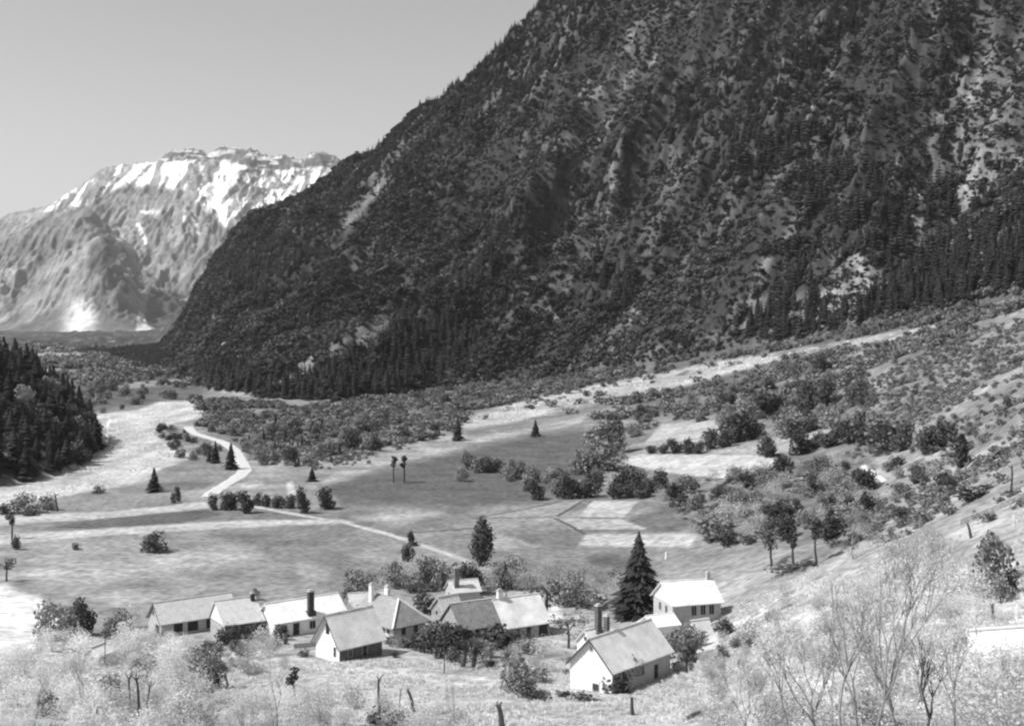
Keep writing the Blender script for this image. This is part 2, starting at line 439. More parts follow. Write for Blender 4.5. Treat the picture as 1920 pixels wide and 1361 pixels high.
def tone_at(X, Y, Z, t):
    px = CX + X / Y * F; py = HY + (HC - Z) / Y * F
    # wobble the borders slightly so that no edge is ruler straight
    wx = (fbm(X / 6, Y / 6, 2, 51) - .5) * 5; wy = (fbm(X / 8, Y / 11, 2, 53) - .5) * 4
    n1 = fbm(X / 60, Y / 60, 4, 61); n2 = fbm(X / 14, Y / 22, 3, 63)
    tone = .22 * (.7 + .6 * n1)
    for poly, v, s in PATCH:
        m = poly_mask(px + wx * (s / 8), py + wy * (s / 8), poly, s); tone = tone * (1 - m) + v * m
    m = poly_mask(px + wx * .5, py + wy * .5, LOWPATH, 4) * sstep(.3, .45, n2 + .1); tone = tone * (1 - m) + .32 * m
    m = poly_mask(px + wx, py + wy, SCREE, 5) * sstep(.25, .42, n2 + .05); tone = tone * (1 - m) + .34 * m
    tone = tone * (.26 + .75 * fbm(X / 26, Y / 26, 6, 65, .6) + .5 * fbm(X / 50 + Y / 90, Y / 12, 6, 68, .6)) * (1 - .22 * sstep(1350, 1550, px) * sstep(1150, 1050, py)) * (.82 + .36 * fbm(X / 5, Y / 7, 3, 66))
    for poly, v, s in FIELDS:
        m = poly_mask(px + wx * .25, py + wy * .25, poly, s)
        tone = tone * (1 - m) + v * (.8 if v < .52 else 1) * (.86 + .28 * fbm(X / 9, Y / 9, 4, 67)) * m
    m = poly_mask(px + wx, py + wy, RIVER, 4)
    gr = .4 * (.55 + .9 * fbm(X / 9, Y / 30, 5, 69))
    tone = tone * (1 - m) + gr * m
    far = sstep(1300, 2600, Y) * (t < 0)
    tone = tone * (1 - far) + (.34 + .22 * sstep(.45, .68, fbm(X / 260, Y / 420, 4, 71))) * far
    # mountain ground: dark turf, rock and scree streaks down the fall line
    a = (X * .62 + Y * .78); b = (X * .78 - Y * .62)
    st = fbm(b / 16 + 3 * fbm(X / 80, Y / 80, 3, 77), a / 110, 4, 73)
    big = fbm(X / 150, Y / 150, 4, 75)
    right = sstep(1350, 1850, px) * sstep(40, 200, py)
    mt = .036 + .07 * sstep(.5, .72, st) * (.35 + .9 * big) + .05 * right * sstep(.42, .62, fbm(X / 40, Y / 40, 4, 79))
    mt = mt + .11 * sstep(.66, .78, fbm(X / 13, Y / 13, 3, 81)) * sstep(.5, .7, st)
    for poly, v in (([(620,470),(640,420),(700,350),(735,330),(700,380),(655,440),(640,475)], .17), ([(500,722),(560,680),(700,600),(800,560),(700,640),(560,705)], .14),
                    ([(1000,262),(1090,250),(1120,268),(1040,280)], .16), ([(1080,190),(1180,130),(1200,160),(1110,190)], .15),
                    ([(1360,610),(1380,560),(1420,560),(1560,540),(1560,470),(1620,480),(1700,530),(1560,600),(1440,620)], .17),
                    ([(1790,560),(1780,300),(1850,100),(1920,60),(1920,380),(1860,480)], .16)):
        m = poly_mask(px + wx * 3, py + wy * 3, poly, 12); mt = mt + v * .38 * m * (.5 + n2)
    k = sstep(0, .04, t)
    tone = tone * (1 - k) + mt * k
    hk = np.clip(hill(X, Y) / 3, 0, 1); tone = tone * (1 - hk) + (.08 + .22 * sstep(.5, .7, n2)) * hk
    return np.clip(tone, .02, .8)

# ------------------------------------------------------------------ build the land as named sheets of one continuous surface
pxs = np.concatenate([np.linspace(-1400, -200, 24)[:-1], np.linspace(-200, 2120, 740), np.linspace(2120, 3600, 26)[1:]])
us = (pxs - CX) / F
ys = np.concatenate([np.arange(2, 90, 4.), np.arange(90, 700, 1.9), np.arange(700, 1640, 2.7), np.geomspace(1640, 5400, 60), np.geomspace(5600, 24000, 14)])
U, YY = np.meshgrid(us, ys)
XX = U * (YY + np.where(YY < 90, (90 - YY) * .5, 0))
ZZ = ground(XX, YY)
_, TT = mountain(XX, YY)
TONE = tone_at(XX, YY, ZZ, TT)
R, Cn = XX.shape
cxm = (XX[:-1, :-1] + XX[1:, 1:]) / 2; cym = (YY[:-1, :-1] + YY[1:, 1:]) / 2; czm = (ZZ[:-1, :-1] + ZZ[1:, 1:]) / 2
cpx = CX + cxm / cym * F; cpy = HY + (HC - czm) / cym * F; ctt = (TT[:-1, :-1] + TT[1:, 1:]) / 2
cls = np.zeros(cpx.shape, int)                                   # 0 valley floor
cls[(cpx > 1380) & (cym < 720) & (ctt <= 0)] = 1                  # hillside
cls[(cym < 215) & (cpx < 1500)] = 2                               # foreground slope
def inp(poly): return poly_mask(cpx, cpy, poly, .5) > .5
cls[inp(SCREE)] = 3; cls[inp(RIVER)] = 4
for i, (poly, v, s) in enumerate(FIELDS): cls[inp(poly) & (ctt < .02)] = 10 + i
cls[ctt > .01] = 5
cls[hill(cxm, cym) > .8] = 6
idx = np.arange(R * Cn).reshape(R, Cn)
quads = np.stack([idx[:-1, :-1], idx[:-1, 1:], idx[1:, 1:], idx[1:, :-1]], -1)
VALL = np.stack([XX, YY, ZZ], -1).reshape(-1, 3); TALL = TONE.ravel()
def sheet(name, k, label=None):
    q = quads[cls == k]
    if len(q) == 0: return None
    uq, inv = np.unique(q.ravel(), return_inverse=True)
    me = mesh_np(name, VALL[uq], inv.reshape(-1, 4), [M_land], smooth=True)
    a = me.attributes.new('tone', 'FLOAT', 'POINT'); a.data.foreach_set('value', TALL[uq].astype(np.float32))
    o = link(name, me); o['kind'] = 'structure'
    if label: o['label'] = label
    return o
sheet('valley_floor', 0); sheet('scree_hillside', 1); sheet('foreground_slope', 2); sheet('gravel_fan', 3)
sheet('river_bed', 4); sheet('mountain_flank', 5); sheet('wooded_hill', 6)
for i in range(len(FIELDS)): sheet('field', 10 + i)

# ------------------------------------------------------------------ far snowy mountain
def ridge_layer(X, Y, nodes, near, far_drop, seed, sx, amp):
    """nodes: (px, crest row, crest distance); slope falls towards the viewer over `near` metres"""
    N = np.array(nodes, float)
    px = CX + X / Y * F + (fbm(X / 260, Y / 260, 4, seed + 9) - .5) * 70
    pc = np.interp(px, N[:, 0], N[:, 1]); yc = np.interp(px, N[:, 0], N[:, 2])
    zc = np.maximum(HC - (pc - HY) / F * yc, 0)
    t = (yc - Y) / near
    gl = ridged(X / sx + .35 * fbm(X / 500, Y / 500, 3, seed + 5), Y / (sx * 9), 4, seed, .6) - .5
    fin = fbm(X / 60, Y / 60, 4, seed + 3) - .5
    tp = np.clip(t, 0, 1)
    g = np.where(t > 0, (1 - tp) ** 1.18, np.clip(1 + t * near / far_drop, 0, 1))
    return zc * g + ((gl + .35 * (ridged((X + .3 * Y) / (sx * .4), Y / (sx * 2.2), 4, seed + 31) - .5)) * amp * np.sin(pi * np.clip(tp * .96 + .04, 0, 1)) ** .7 + fin * amp * .1) * np.clip(zc * g / 80, 0, 1), tp
MAINR = [(-700,560,8200),(-300,500,8000),(-100,440,7900),(0,413,7900),(60,395,7900),(100,378,7900),(150,345,7850),(200,320,7800),(235,311,7800),(300,303,7800),
         (312,284,7800),(350,277,7800),(385,286,7800),(400,290,7800),(420,280,7800),(480,280,7800),(500,291,7800),(540,293,7800),(560,300,7800),(570,288,7800),
         (600,287,7800),(630,292,7800),(655,305,7800),(680,312,7800),(800,330,7900),(1100,400,8000),(1500,560,8200)]
MID = [(-700,600,6300),(-200,520,6300),(-60,470,6300),(0,430,6300),(60,405,6300),(110,395,6200),(170,385,6100),(200,408,6100),(240,450,6100),(280,500,6100),
       (330,545,6100),(370,585,6100),(420,600,6200),(600,620,6200)]
FRONT = [(-700,610,5500),(-100,600,5500),(0,590,5400),(60,560,5300),(120,490,5200),(165,455,5150),(185,440,5150),(215,470,5150),(240,520,5150),(262,570,5150),
         (300,600,5150),(350,615,5200),(600,625,5200)]
RSPUR = [(200,620,5700),(260,590,5700),(300,540,5700),(350,560,5700),(400,500,5900),(440,470,6000),(500,430,6100),(700,380,6100),(1000,420,6100)]
mpx = np.linspace(-700, 900, 620); my = np.concatenate([np.linspace(4200, 7700, 330), np.linspace(7710, 9200, 50)])
MU, MY = np.meshgrid((mpx - CX) / F, my); MX = MU * MY
h1, t1 = ridge_layer(MX, MY, MAINR, 2700, 900, 101, 150, 150)
h2, t2 = ridge_layer(MX, MY, MID, 1500, 900, 111, 110, 110)
h3, t3 = ridge_layer(MX, MY, FRONT, 900, 700, 121, 80, 60)
h4, t4 = ridge_layer(MX, MY, RSPUR, 1100, 900, 131, 100, 90)
MZ = np.maximum.reduce([h1, h2, h3, h4]) - 6
MZ = MZ + (ridged(MX / 48, MY / 420, 4, 143, .65) - .5) * 24 * np.clip(MZ / 150, 0, 1)
# cliff band below the crest
c = np.clip((MZ - 760) / 300, 0, 1)
MZ = MZ + np.where((h1 >= MZ + 5), (sstep(.3, .5, fbm(MX / 150, MZ / 40, 3, 141)) - .5) * 26 * c, 0)
mpxx = CX + MX / MY * F; mpyy = HY + (HC - MZ) / MY * F
lap = np.zeros_like(MZ)
for s in (2, 5):
    lap[:, s:-s] += (MZ[:, 2*s:] + MZ[:, :-2*s] - 2 * MZ[:, s:-s]) / s
gul = sstep(.5, 5, lap)
ns = fbm(MX / 90, MZ / 45, 4, 151)
streak = ridged(MX / 75 + .5 * fbm(MX / 200, MZ / 120, 3, 154), MZ / 420, 4, 153, .7) * .9 + .04
band = poly_mask(mpxx, mpyy, [(75,400),(110,375),(220,313),(300,300),(420,292),(560,300),(700,300),(700,340),(560,380),(445,440),(400,400),(330,352),(230,345),(150,385)], 10)
low = poly_mask(mpxx, mpyy, [(230,312),(330,305),(420,330),(520,320),(660,300),(660,350),(520,385),(440,440),(410,400),(350,345),(240,340)], 8)
snow = band * sstep(.59, .65, streak * .72 + ns * .28 + .08 * gul + .02 * low) + low * sstep(.55, .61, streak * .72 + ns * .28 + .05 * gul)
for poly in ([(395,395),(440,430),(475,395),(450,440),(430,432)], [(262,395),(300,398),(275,402)], [(255,420),(262,420),(278,455),(272,458)], [(345,395),(351,395),(348,430),(343,430)],
             [(362,405),(368,405),(374,440),(368,436)], [(300,435),(318,405),(322,408),(302,440)], [(430,310),(445,345),(436,348),(424,315)]):
    snow = np.maximum(snow, poly_mask(mpxx, mpyy, poly, 2.5) * sstep(.3, .45, ns))
cap = poly_mask(mpxx, mpyy, [(300,305),(312,280),(350,272),(480,274),(570,284),(655,300),(655,318),(560,322),(480,316),(420,302),(360,300)], 4)
snow = np.clip(snow * (1 - cap * .95) + cap * .55 * sstep(.56, .62, fbm(MX / 70, MZ / 18, 3, 155)), 0, 1)
rock = .19 * (.35 + .75 * fbm(MX / 120, MZ / 90, 4, 157) + .5 * ridged(MX / 60, MZ / 260, 4, 158)) 
rock = rock * (1 - .5 * cap) * (.62 + .72 * ridged(MX / 26, MZ / 70, 4, 163, .7))
rock = rock * (1 - .35 * sstep(.45, .6, fbm(MX / 300, MY / 300, 3, 159)))
pale = poly_mask(mpxx, mpyy, [(130,600),(140,570),(160,570),(175,600),(155,630),(125,630)], 26) * .7
wood = poly_mask(mpxx, mpyy, [(275,570),(285,545),(330,550),(345,600),(310,620),(272,612)], 6) + poly_mask(mpxx, mpyy, [(165,500),(170,460),(200,455),(245,540),(240,550),(190,520)], 8)
mt_ = rock * (1 - pale) + .75 * pale
fan = poly_mask(mpxx, mpyy, [(255,620),(262,585),(268,590),(275,610),(300,625)], 4)
mt_ = mt_ * (1 - .6 * np.clip(wood, 0, 1)) * (1 - fan) + .6 * fan
mtone = mt_ * (1 - snow) + .8 * snow
mi = np.arange(MX.size).reshape(MX.shape)
me = mesh_np('snowy_mountain', np.stack([MX, MY, MZ], -1).reshape(-1, 3), np.stack([mi[:-1, :-1], mi[:-1, 1:], mi[1:, 1:], mi[1:, :-1]], -1).reshape(-1, 4), [M_farrock], smooth=True)
me.attributes.new('tone', 'FLOAT', 'POINT').data.foreach_set('value', np.clip(mtone, .03, .92).ravel().astype(np.float32))
tag(link('snowy_mountain', me), kind='structure')

# ------------------------------------------------------------------ roads and ditches
def ribbon(name, pts, width, m, lift=.1, step=3.0, cat=True):
    W = at_many(pts)[:, :2]
    d = np.r_[0, np.cumsum(np.hypot(*(W[1:] - W[:-1]).T))]
    s = np.arange(0, d[-1], step); w = np.interp(s, d, width) if hasattr(width, '__len__') else np.full(len(s), width)
    x = np.interp(s, d, W[:, 0]); y = np.interp(s, d, W[:, 1])
    for _ in range(3):
        x[1:-1] = (x[:-2] + 2 * x[1:-1] + x[2:]) / 4; y[1:-1] = (y[:-2] + 2 * y[1:-1] + y[2:]) / 4
    tx = np.gradient(x); ty = np.gradient(y); L = np.hypot(tx, ty); nx = -ty / L; ny = tx / L
    w = w * (.9 + .25 * np.array([random.random() for _ in s]))
    K = 5; vs = []
    for k in range(K):
        o = (k / (K - 1) - .5) * w
        X = x + nx * o; Y = y + ny * o
        vs.append(np.c_[X, Y, ground(X, Y) + lift - (0.06 if k in (0, K - 1) else 0)])
    V = np.stack(vs, 1).reshape(-1, 3); n = len(s)
    Fc = [(i * K + k, i * K + k + 1, (i + 1) * K + k + 1, (i + 1) * K + k) for i in range(n - 1) for k in range(K - 1)]
    me = mesh_np(name, V, Fc, [m], smooth=True)
    return tag(link(name, me), kind='structure')
ribbon('road', [(352,800),(362,812),(385,819),(415,828),(438,842),(450,862),(460,882),(448,893),(425,907),(400,922),(388,934)], 5.0, M_road, .14)
ribbon('road', [(472,949),(520,958),(580,969),(650,981),(700,994),(770,1014),(830,1036),(888,1056)], [2.8, 2.8, 2.6, 1.6, 3.0, 2.2, 2.6, 2.2], M_lane, .12)
ribbon('track', [(1618,873),(1640,890),(1662,906)], 1.5, M_road, .1)
ribbon('track', [(1690,1012),(1715,990),(1745,972)], 1.5, M_road, .1)
M_ditch = mat('dark ditch', .07, .3, .5)
for p in ([(885,972),(940,962),(1056,939)], [(1040,972),(1060,980),(1098,1002)], [(905,970),(1050,969)], [(1088,970),(1172,971)], [(1060,993),(1215,992)], [(1044,968),(1094,938)],
          [(890,990),(780,998),(700,1003)], [(870,930),(1000,939)]):
    ribbon('ditch', p, 1.1, M_ditch, .06)

# ------------------------------------------------------------------ vegetation prototypes
def leaf_cloud(centers, radii, n, size, seed, flat=.8, fill=.35):
    """n leaf-clump quads spread through and over lumps"""
    r = np.random.default_rng(seed)
    c = np.asarray(centers, float); rr = np.asarray(radii, float)
    k = r.choice(len(c), n, p=rr ** 2 / (rr ** 2).sum())
    d = r.normal(size=(n, 3)); d /= np.linalg.norm(d, axis=1)[:, None]
    rad = rr[k] * np.where(r.random(n) < fill, r.random(n) ** .5, .85 + .3 * r.random(n))
    p = c[k] + d * rad[:, None] * np.array([1, 1, flat])
    nrm = d + r.normal(size=(n, 3)) * .6; nrm /= np.linalg.norm(nrm, axis=1)[:, None]
    h = r.normal(size=(n, 3)); a = np.cross(nrm, h); a /= np.linalg.norm(a, axis=1)[:, None]; b = np.cross(nrm, a)
    s = size * (.5 + r.random(n))[:, None]
    e = (.5 + .9 * r.random(n))[:, None]
    V = np.stack([p - a * s - b * s * e * .6, p + a * s * .8 - b * s * e, p + a * s + b * s * e * .7, p - a * s * .6 + b * s * e], 1).reshape(-1, 3)
    return V, np.arange(4 * n).reshape(n, 4)

def lumps(seed, h, w, n, base=.25, top=1.0, shape='round'):
    r = random.Random(seed); C = []; Rr = []
    for i in range(n):
        t = base + (top - base) * (i + .5) / n
        if shape == 'round': rad = w * .5 * max(.25, math.sqrt(max(0, 1 - ((t - .58) / .5) ** 2)))
        elif shape == 'column': rad = w * .5 * min(1, 2.2 * (1 - t) + .25) * min(1, t * 3)
        elif shape == 'low': rad = w * .5 * (1 - .5 * t)
        else: rad = w * .5 * (.5 + .6 * t if t < .7 else 1.3 - .6 * t)
        a = r.random() * 2 * pi; q = rad * (.15 + .8 * r.random())
        q = q if shape != 'column' else rad * .35 * r.random()
        C.append((q * cos(a), q * sin(a), h * t * (.93 + .1 * r.random()) - .06 * h)); Rr.append(w * (.17 + .18 * r.random()) if shape != 'column' else rad * (.75 + .35 * r.random()))
    return C, Rr

def branchy(mb, p, d, L, r, depth, rnd, tips, spread=.55, up=.12, n=(2, 3), sides=5):
    p = np.array(p, float); d = np.array(d, float); d /= np.linalg.norm(d)
    q = p.copy(); segs = 3
    for i in range(segs):
        d2 = d + np.array([rnd.gauss(0, .1), rnd.gauss(0, .1), rnd.gauss(0, .06) + up * .3]); d2 /= np.linalg.norm(d2)
        q2 = q + d2 * L / segs
        mb.tube(q, q2, r * (1 - .2 * i), r * (1 - .2 * (i + 1)), sides if depth > 1 else 3)
        q = q2; d = d2
    tips.append(tuple(q))
    if depth == 0: return
    for k in range(rnd.randint(*n)):
        a = rnd.random() * 2 * pi
        h = np.array([cos(a), sin(a), 0.0]) * spread * (.6 + .8 * rnd.random())
        nd = d + h + np.array([0, 0, up])
        branchy(mb, q, nd, L * (.62 + .25 * rnd.random()), r * .58, depth - 1, rnd, tips, spread, up, n, sides)

def tree_proto(seed, h, w, leafmat, barkmat, nleaf, leafsize, shape='round', nl=12, base=.3, trunk=.035, depth=2, flat=.85, fill=.35):
    """returns (trunk mesh, crown mesh) of a unit-placed tree"""
    rnd = random.Random(seed); mb = MB(); tips = []
    branchy(mb, (0, 0, -.3), (rnd.gauss(0, .05), rnd.gauss(0, .05), 1), h * (base + .12), h * trunk, depth, rnd, tips, spread=.7)
    tm = mb.mesh('trunk', barkmat)
    C, Rr = lumps(seed, h, w, nl, base, 1.0, shape)
    V, Fc = leaf_cloud(C, Rr, nleaf, leafsize, seed, flat, fill)
    cm = mesh_np('crown', V, Fc, [leafmat])
    return tm, cm

def conifer_mesh(seed, h, w, tiers, blades, leafmat, barkmat, droop=.25, joined=True):
    r = random.Random(seed); V = []; Fc = []
    for t in range(tiers):
        f = t / (tiers - 1); z = h * (.08 + .9 * f); rad = w * .5 * (1 - f) ** .85 * (.82 + .36 * r.random() if tiers < 20 else .42 + .8 * r.random()) + w * .03
        a0 = r.random() * 6.28
        for b in range(blades):
            if r.random() < (.08 if tiers < 20 else .2): continue
            a = a0 + 2 * pi * b / blades + r.gauss(0, .12); rr = rad * (.75 + .45 * r.random()); hw = rr * (pi / blades) * (1.25 if tiers < 20 else .9) + (.05 if tiers < 20 else .012) * w
            zt = z - droop * rr + r.gauss(0, .018 * h); zi = z + h * .07
            ca, sa = cos(a), sin(a); i = len(V)
            V += [(0, 0, zi), (ca * rr * .65 - sa * hw, sa * rr * .65 + ca * hw, zt + .015 * h), (ca * rr, sa * rr, zt), (ca * rr * .65 + sa * hw, sa * rr * .65 - ca * hw, zt + .015 * h)]
            Fc.append((i, i + 1, i + 2, i + 3))
    cm = mesh_np('crown', V, Fc, [leafmat])
    mb = MB(); mb.tube((0, 0, -.3), (0, 0, h * .5), w * .06, w * .035); mb.tube((0, 0, h * .5), (0, 0, h * .97), w * .035, w * .008)
    return mb.mesh('trunk', barkmat), cm

def join_np(name, parts, mats):
    V = []; Fq = []; mi = []; o = 0
    me = bpy.data.meshes.new(name)
    fs = []
    for k, m in enumerate(parts):
        vs = [tuple(v.co) for v in m.vertices]; V += vs
        for p in m.polygons: fs.append(tuple(o + i for i in p.vertices)); mi.append(k)
        o += len(vs)
    me.from_pydata(V, [], fs)
    for m in mats: me.materials.append(m)
    me.polygons.foreach_set('material_index', mi); me.update()
    return me

def bush_mesh(seed, n, mat_, h=1.0, w=1.0, nl=6, size=.12, shape='low', flat=.8, fill=.3):
    C, Rr = lumps(seed, h, w, nl, .15, .95, shape)
    V, Fc = leaf_cloud(C, Rr, n, size, seed, flat, fill)
    return mesh_np('bush', V, Fc, [mat_])

# unit prototypes (height 1)
P = {}
def protos(kind, n, fn): P[kind] = [fn(i) for i in range(n)]
protos('conifer', 4, lambda i: conifer_mesh(200 + i, 1, .42, 15, 11, M_conif, M_bark))
protos('spruce', 2, lambda i: conifer_mesh(224 + i, 1, .56, 64, 24, M_conif, M_bark, .35))
protos('round', 6, lambda i: tree_proto(240 + i, 1, 1.02, M_dark, M_bark, 950, .045, 'round', 14, .12))
protos('mid', 6, lambda i: tree_proto(260 + i, 1, 1.05, M_mid, M_greybark, 800, .042, 'round', 14, .14))
protos('soft', 5, lambda i: tree_proto(280 + i, 1, .9, M_soft, M_greybark, 900, .019, 'round', 15, .25, fill=.7, depth=4, trunk=.024))
protos('pale', 6, lambda i: tree_proto(300 + i, 1, .9, M_pale, M_greybark, 1100, .016, 'fan', 16, .2, fill=.7, depth=4, trunk=.022))
protos('poplar', 2, lambda i: tree_proto(320 + i, 1, .42, M_popl, M_greybark, 2400, .018, 'column', 40, .08, trunk=.02, fill=.5, depth=0))
protos('column', 2, lambda i: tree_proto(330 + i, 1, .32, M_dark, M_bark, 800, .03, 'column', 16, .06, trunk=.02))
protos('shrub', 6, lambda i: (None, bush_mesh(340 + i, 260, M_shrub, 1.0, 1.3, 7, .07)))
protos('paleshrub', 6, lambda i: (None, bush_mesh(360 + i, 1300, M_pale, 1.0, 1.5, 11, .022, fill=.5)))
protos('softshrub', 5, lambda i: (None, bush_mesh(380 + i, 1000, M_soft, 1.0, 1.5, 11, .026, fill=.5)))
protos('darkshrub', 5, lambda i: (None, bush_mesh(400 + i, 320, M_dark, 1.0, 1.5, 8, .065)))
protos('rock', 4, lambda i: (None, None))

PRE = []
def place(kind, px, py, hpx, label, cat='tree', group=None, wr=1.0, P3=None, name=None, lean=0.0):
    p = at(px, py) if P3 is None else P3
    h = hpx * p[1] / F
    tr, cr = random.choice(P[kind])
    rz = random.random() * 6.28
    nm = name or {'conifer': 'conifer', 'spruce': 'spruce_tree', 'poplar': 'poplar_tree', 'column': 'columnar_tree', 'shrub': 'shrub', 'paleshrub': 'bush',
                  'softshrub': 'bush', 'darkshrub': 'shrub', 'mid': 'bushy_tree', 'pale': 'blossoming_tree', 'soft': 'young_leafed_tree'}.get(kind, 'leafy_tree')
    if tr is None:
        o = link(nm, cr); o.location = p; o.rotation_euler = (lean, 0, rz); o.scale = (h * wr, h * wr, h)
        return tag(o, label, 'shrub' if cat == 'tree' else cat, group)
    e = empty(nm, p, rz, (h * wr, h * wr, h)); e.rotation_euler = (lean, 0, rz)
    tag(e, label, cat, group)
    link('trunk', tr, e); link('crown', cr, e)
    return e

# -------- instanced masses
def stuff(name, pts, scales, meshes, label, cat, rot=None):
    me = bpy.data.meshes.new(name); n = len(pts)
    me.vertices.add(n); me.vertices.foreach_set('co', np.asarray(pts, np.float32).ravel())
    a = me.attributes.new('sc', 'FLOAT_VECTOR', 'POINT'); a.data.foreach_set('vector', np.asarray(scales, np.float32).ravel())
    a = me.attributes.new('rz', 'FLOAT_VECTOR', 'POINT'); rv = np.zeros((n, 3), np.float32); rv[:, 2] = rng.random(n) * 6.28; a.data.foreach_set('vector', rv.ravel())
    a = me.attributes.new('ix', 'INT', 'POINT'); a.data.foreach_set('value', rng.integers(0, len(meshes), n).astype(np.int32))
    o = link(name, me)
    ng = bpy.data.node_groups.new(name, 'GeometryNodeTree')
    ng.interface.new_socket('Geometry', in_out='INPUT', socket_type='NodeSocketGeometry')
    ng.interface.new_socket('Geometry', in_out='OUTPUT', socket_type='NodeSocketGeometry')
    gi = ng.nodes.new('NodeGroupInput'); go = ng.nodes.new('NodeGroupOutput')
    ip = ng.nodes.new('GeometryNodeInstanceOnPoints'); jn = ng.nodes.new('GeometryNodeJoinGeometry')
    for m in reversed(meshes):
        po = bpy.data.objects.new(m.name, m)
        oi = ng.nodes.new('GeometryNodeObjectInfo'); oi.inputs['Object'].default_value = po; oi.inputs['As Instance'].default_value = True
        ng.links.new(oi.outputs['Geometry'], jn.inputs[0])
    def na(nm, ty):
        x = ng.nodes.new('GeometryNodeInputNamedAttribute'); x.data_type = ty; x.inputs['Name'].default_value = nm; return x.outputs['Attribute']
    ng.links.new(gi.outputs[0], ip.inputs['Points']); ng.links.new(jn.outputs[0], ip.inputs['Instance'])
    ip.inputs['Pick Instance'].default_value = True
    ng.links.new(na('ix', 'INT'), ip.inputs['Instance Index'])
    ng.links.new(na('rz', 'FLOAT_VECTOR'), ip.inputs['Rotation'])
    ng.links.new(na('sc', 'FLOAT_VECTOR'), ip.inputs['Scale'])
    ng.links.new(ip.outputs[0], go.inputs[0])
    md = o.modifiers.new('scatter', 'NODES'); md.node_group = ng
    return tag(o, label, cat, kind='stuff')

def wpx(X, Y, Z): return CX + X / Y * F, HY + (HC - Z) / Y * F
def scatter_world(n, x0, x1, y0, y1):
    X = rng.uniform(x0, x1, n); Y = rng.uniform(y0, y1, n)
    return X, Y
far_conif = [join_np('far_conifer', conifer_mesh(500 + i, 1, .40, 8, 7, M_conif, M_bark), [M_bark, M_conif]) for i in range(4)]
far_bush = [bush_mesh(520 + i, 80, M_moun, 1.0, 1.2, 6, .12, 'round') for i in range(6)]
far_mid = [bush_mesh(540 + i, 80, M_shrub, 1.0, 1.2, 6, .12, 'round') for i in range(5)]

# mountain forest
CONF = [[(366,748),(366,700),(430,690),(500,724),(560,694),(700,650),(760,598),(850,590),(900,640),(830,705),(640,768),(480,758)],
        [(1355,645),(1375,600),(1440,540),(1480,470),(1540,560),(1620,585),(1690,520),(1700,470),(1850,440),(1940,380),(1990,560),(1700,606),(1500,640)],
        [(1117,307),(1322,143),(1577,31),(1640,-60),(1760,-60),(1500,143),(1194,317)], [(1322,240),(1450,215),(1577,256),(1450,327),(1347,338),(1316,307)],
        [(938,486),(1066,425),(1091,348),(989,358),(948,399)], [(1091,511),(1163,491),(1158,548),(1132,552)], [(1628,307),(1695,460),(1674,511),(1577,460),(1526,409),(1577,424)],
        [(1736,276),(1777,327),(1798,424),(1736,368)], [(1782,92),(1828,88),(1807,210),(1736,195)], [(820,565),(900,480),(1000,400),(1120,330),(1150,362),(980,470),(880,565)],
        [(1560,430),(1600,330),(1580,280),(1500,330),(1500,420)], [(640,330),(690,300),(760,240),(740,330),(690,420),(660,400)], [(1480,120),(1530,60),(1560,120),(1500,190)],
        [(1100,520),(1120,480),(1190,500),(1180,580),(1110,560)], [(430,500),(560,430),(680,330),(700,350),(620,470),(560,560),(440,560)],
        [(900,60),(1040,0),(1150,0),(1000,180),(900,200)]]
X, Y = scatter_world(520000, -820, 900, 560, 2100)
Z = ground(X, Y); _, T = mountain(X, Y); px, py = wpx(X, Y, Z)
ok = (T > .004) & (T < 1.04) & (px > -50) & (px < 2100) & (py > -60)
X, Y, Z, T, px, py = (v[ok] for v in (X, Y, Z, T, px, py))
cm_ = np.zeros(len(X))
for poly in CONF: cm_ = np.maximum(cm_, poly_mask(px, py, poly, 16))
a_ = (X * .62 + Y * .78); b_ = (X * .78 - Y * .62)
stn = fbm(b_ / 30 + 2 * fbm(X / 90, Y / 90, 3, 77), a_ / 120, 4, 173)
cd = np.clip(cm_ * .9 + .7 * sstep(.58, .68, stn), 0, 1)
leftm = 1 - sstep(700, 1100, px)
bd = np.clip(.38 + .45 * leftm + .5 * sstep(.4, .6, fbm(X / 50, Y / 50, 4, 175)) - .45 * sstep(1400, 1800, px), 0.1, 1) * (1 - .7 * cm_)
bare = np.zeros(len(X))
for poly in ([(620,475),(640,420),(700,350),(740,325),(700,385),(655,440),(642,480)], [(500,726),(560,684),(700,604),(800,560),(700,640),(560,708)]):
    bare = np.maximum(bare, poly_mask(px, py, poly, 6))
bd *= .35 + .9 * sstep(.35, .6, fbm(X / 28, Y / 28, 4, 193)); bd *= 1 - .9 * bare; cd *= 1 - .95 * bare
u = rng.random(len(X))
isc = u < cd * .2
isb = (~isc) & (u < cd * .2 + bd * .55)
print('mountain conifers', isc.sum(), 'bushes', isb.sum())
# the conifers that show largest (along the foot of the mountain) are single trees
ci = np.where(isc)[0]; Hc = rng.uniform(6, 13, len(ci)) * np.where((T[ci] < .3) & (cm_[ci] > .5), 1.4, 1)
order = np.argsort(-(Hc / Y[ci]) - 10 * ((T[ci] < .12) & (cm_[ci] > .5)))
near = order[:190]; rest = order[190:]
for k in near:
    i = ci[k]
    o_ = place('conifer', 0, 0, Hc[k] * F / Y[i], 'tall dark conifer in the dense forest along the foot of the steep mountain', 'tree', 'conifers along the foot of the mountain', .95, P3=(X[i], Y[i], Z[i]))
    PRE.append((px[i], py[i], 0, 'conifer', o_))
def sc3(H, wmin, wmax): return np.c_[(lambda w: (H * w))(rng.uniform(wmin, wmax, len(H))), np.zeros(len(H)), H]
def scl(H, wmin, wmax):
    w = H * rng.uniform(wmin, wmax, len(H)); return np.c_[w, w, H]
r_ = ci[rest]
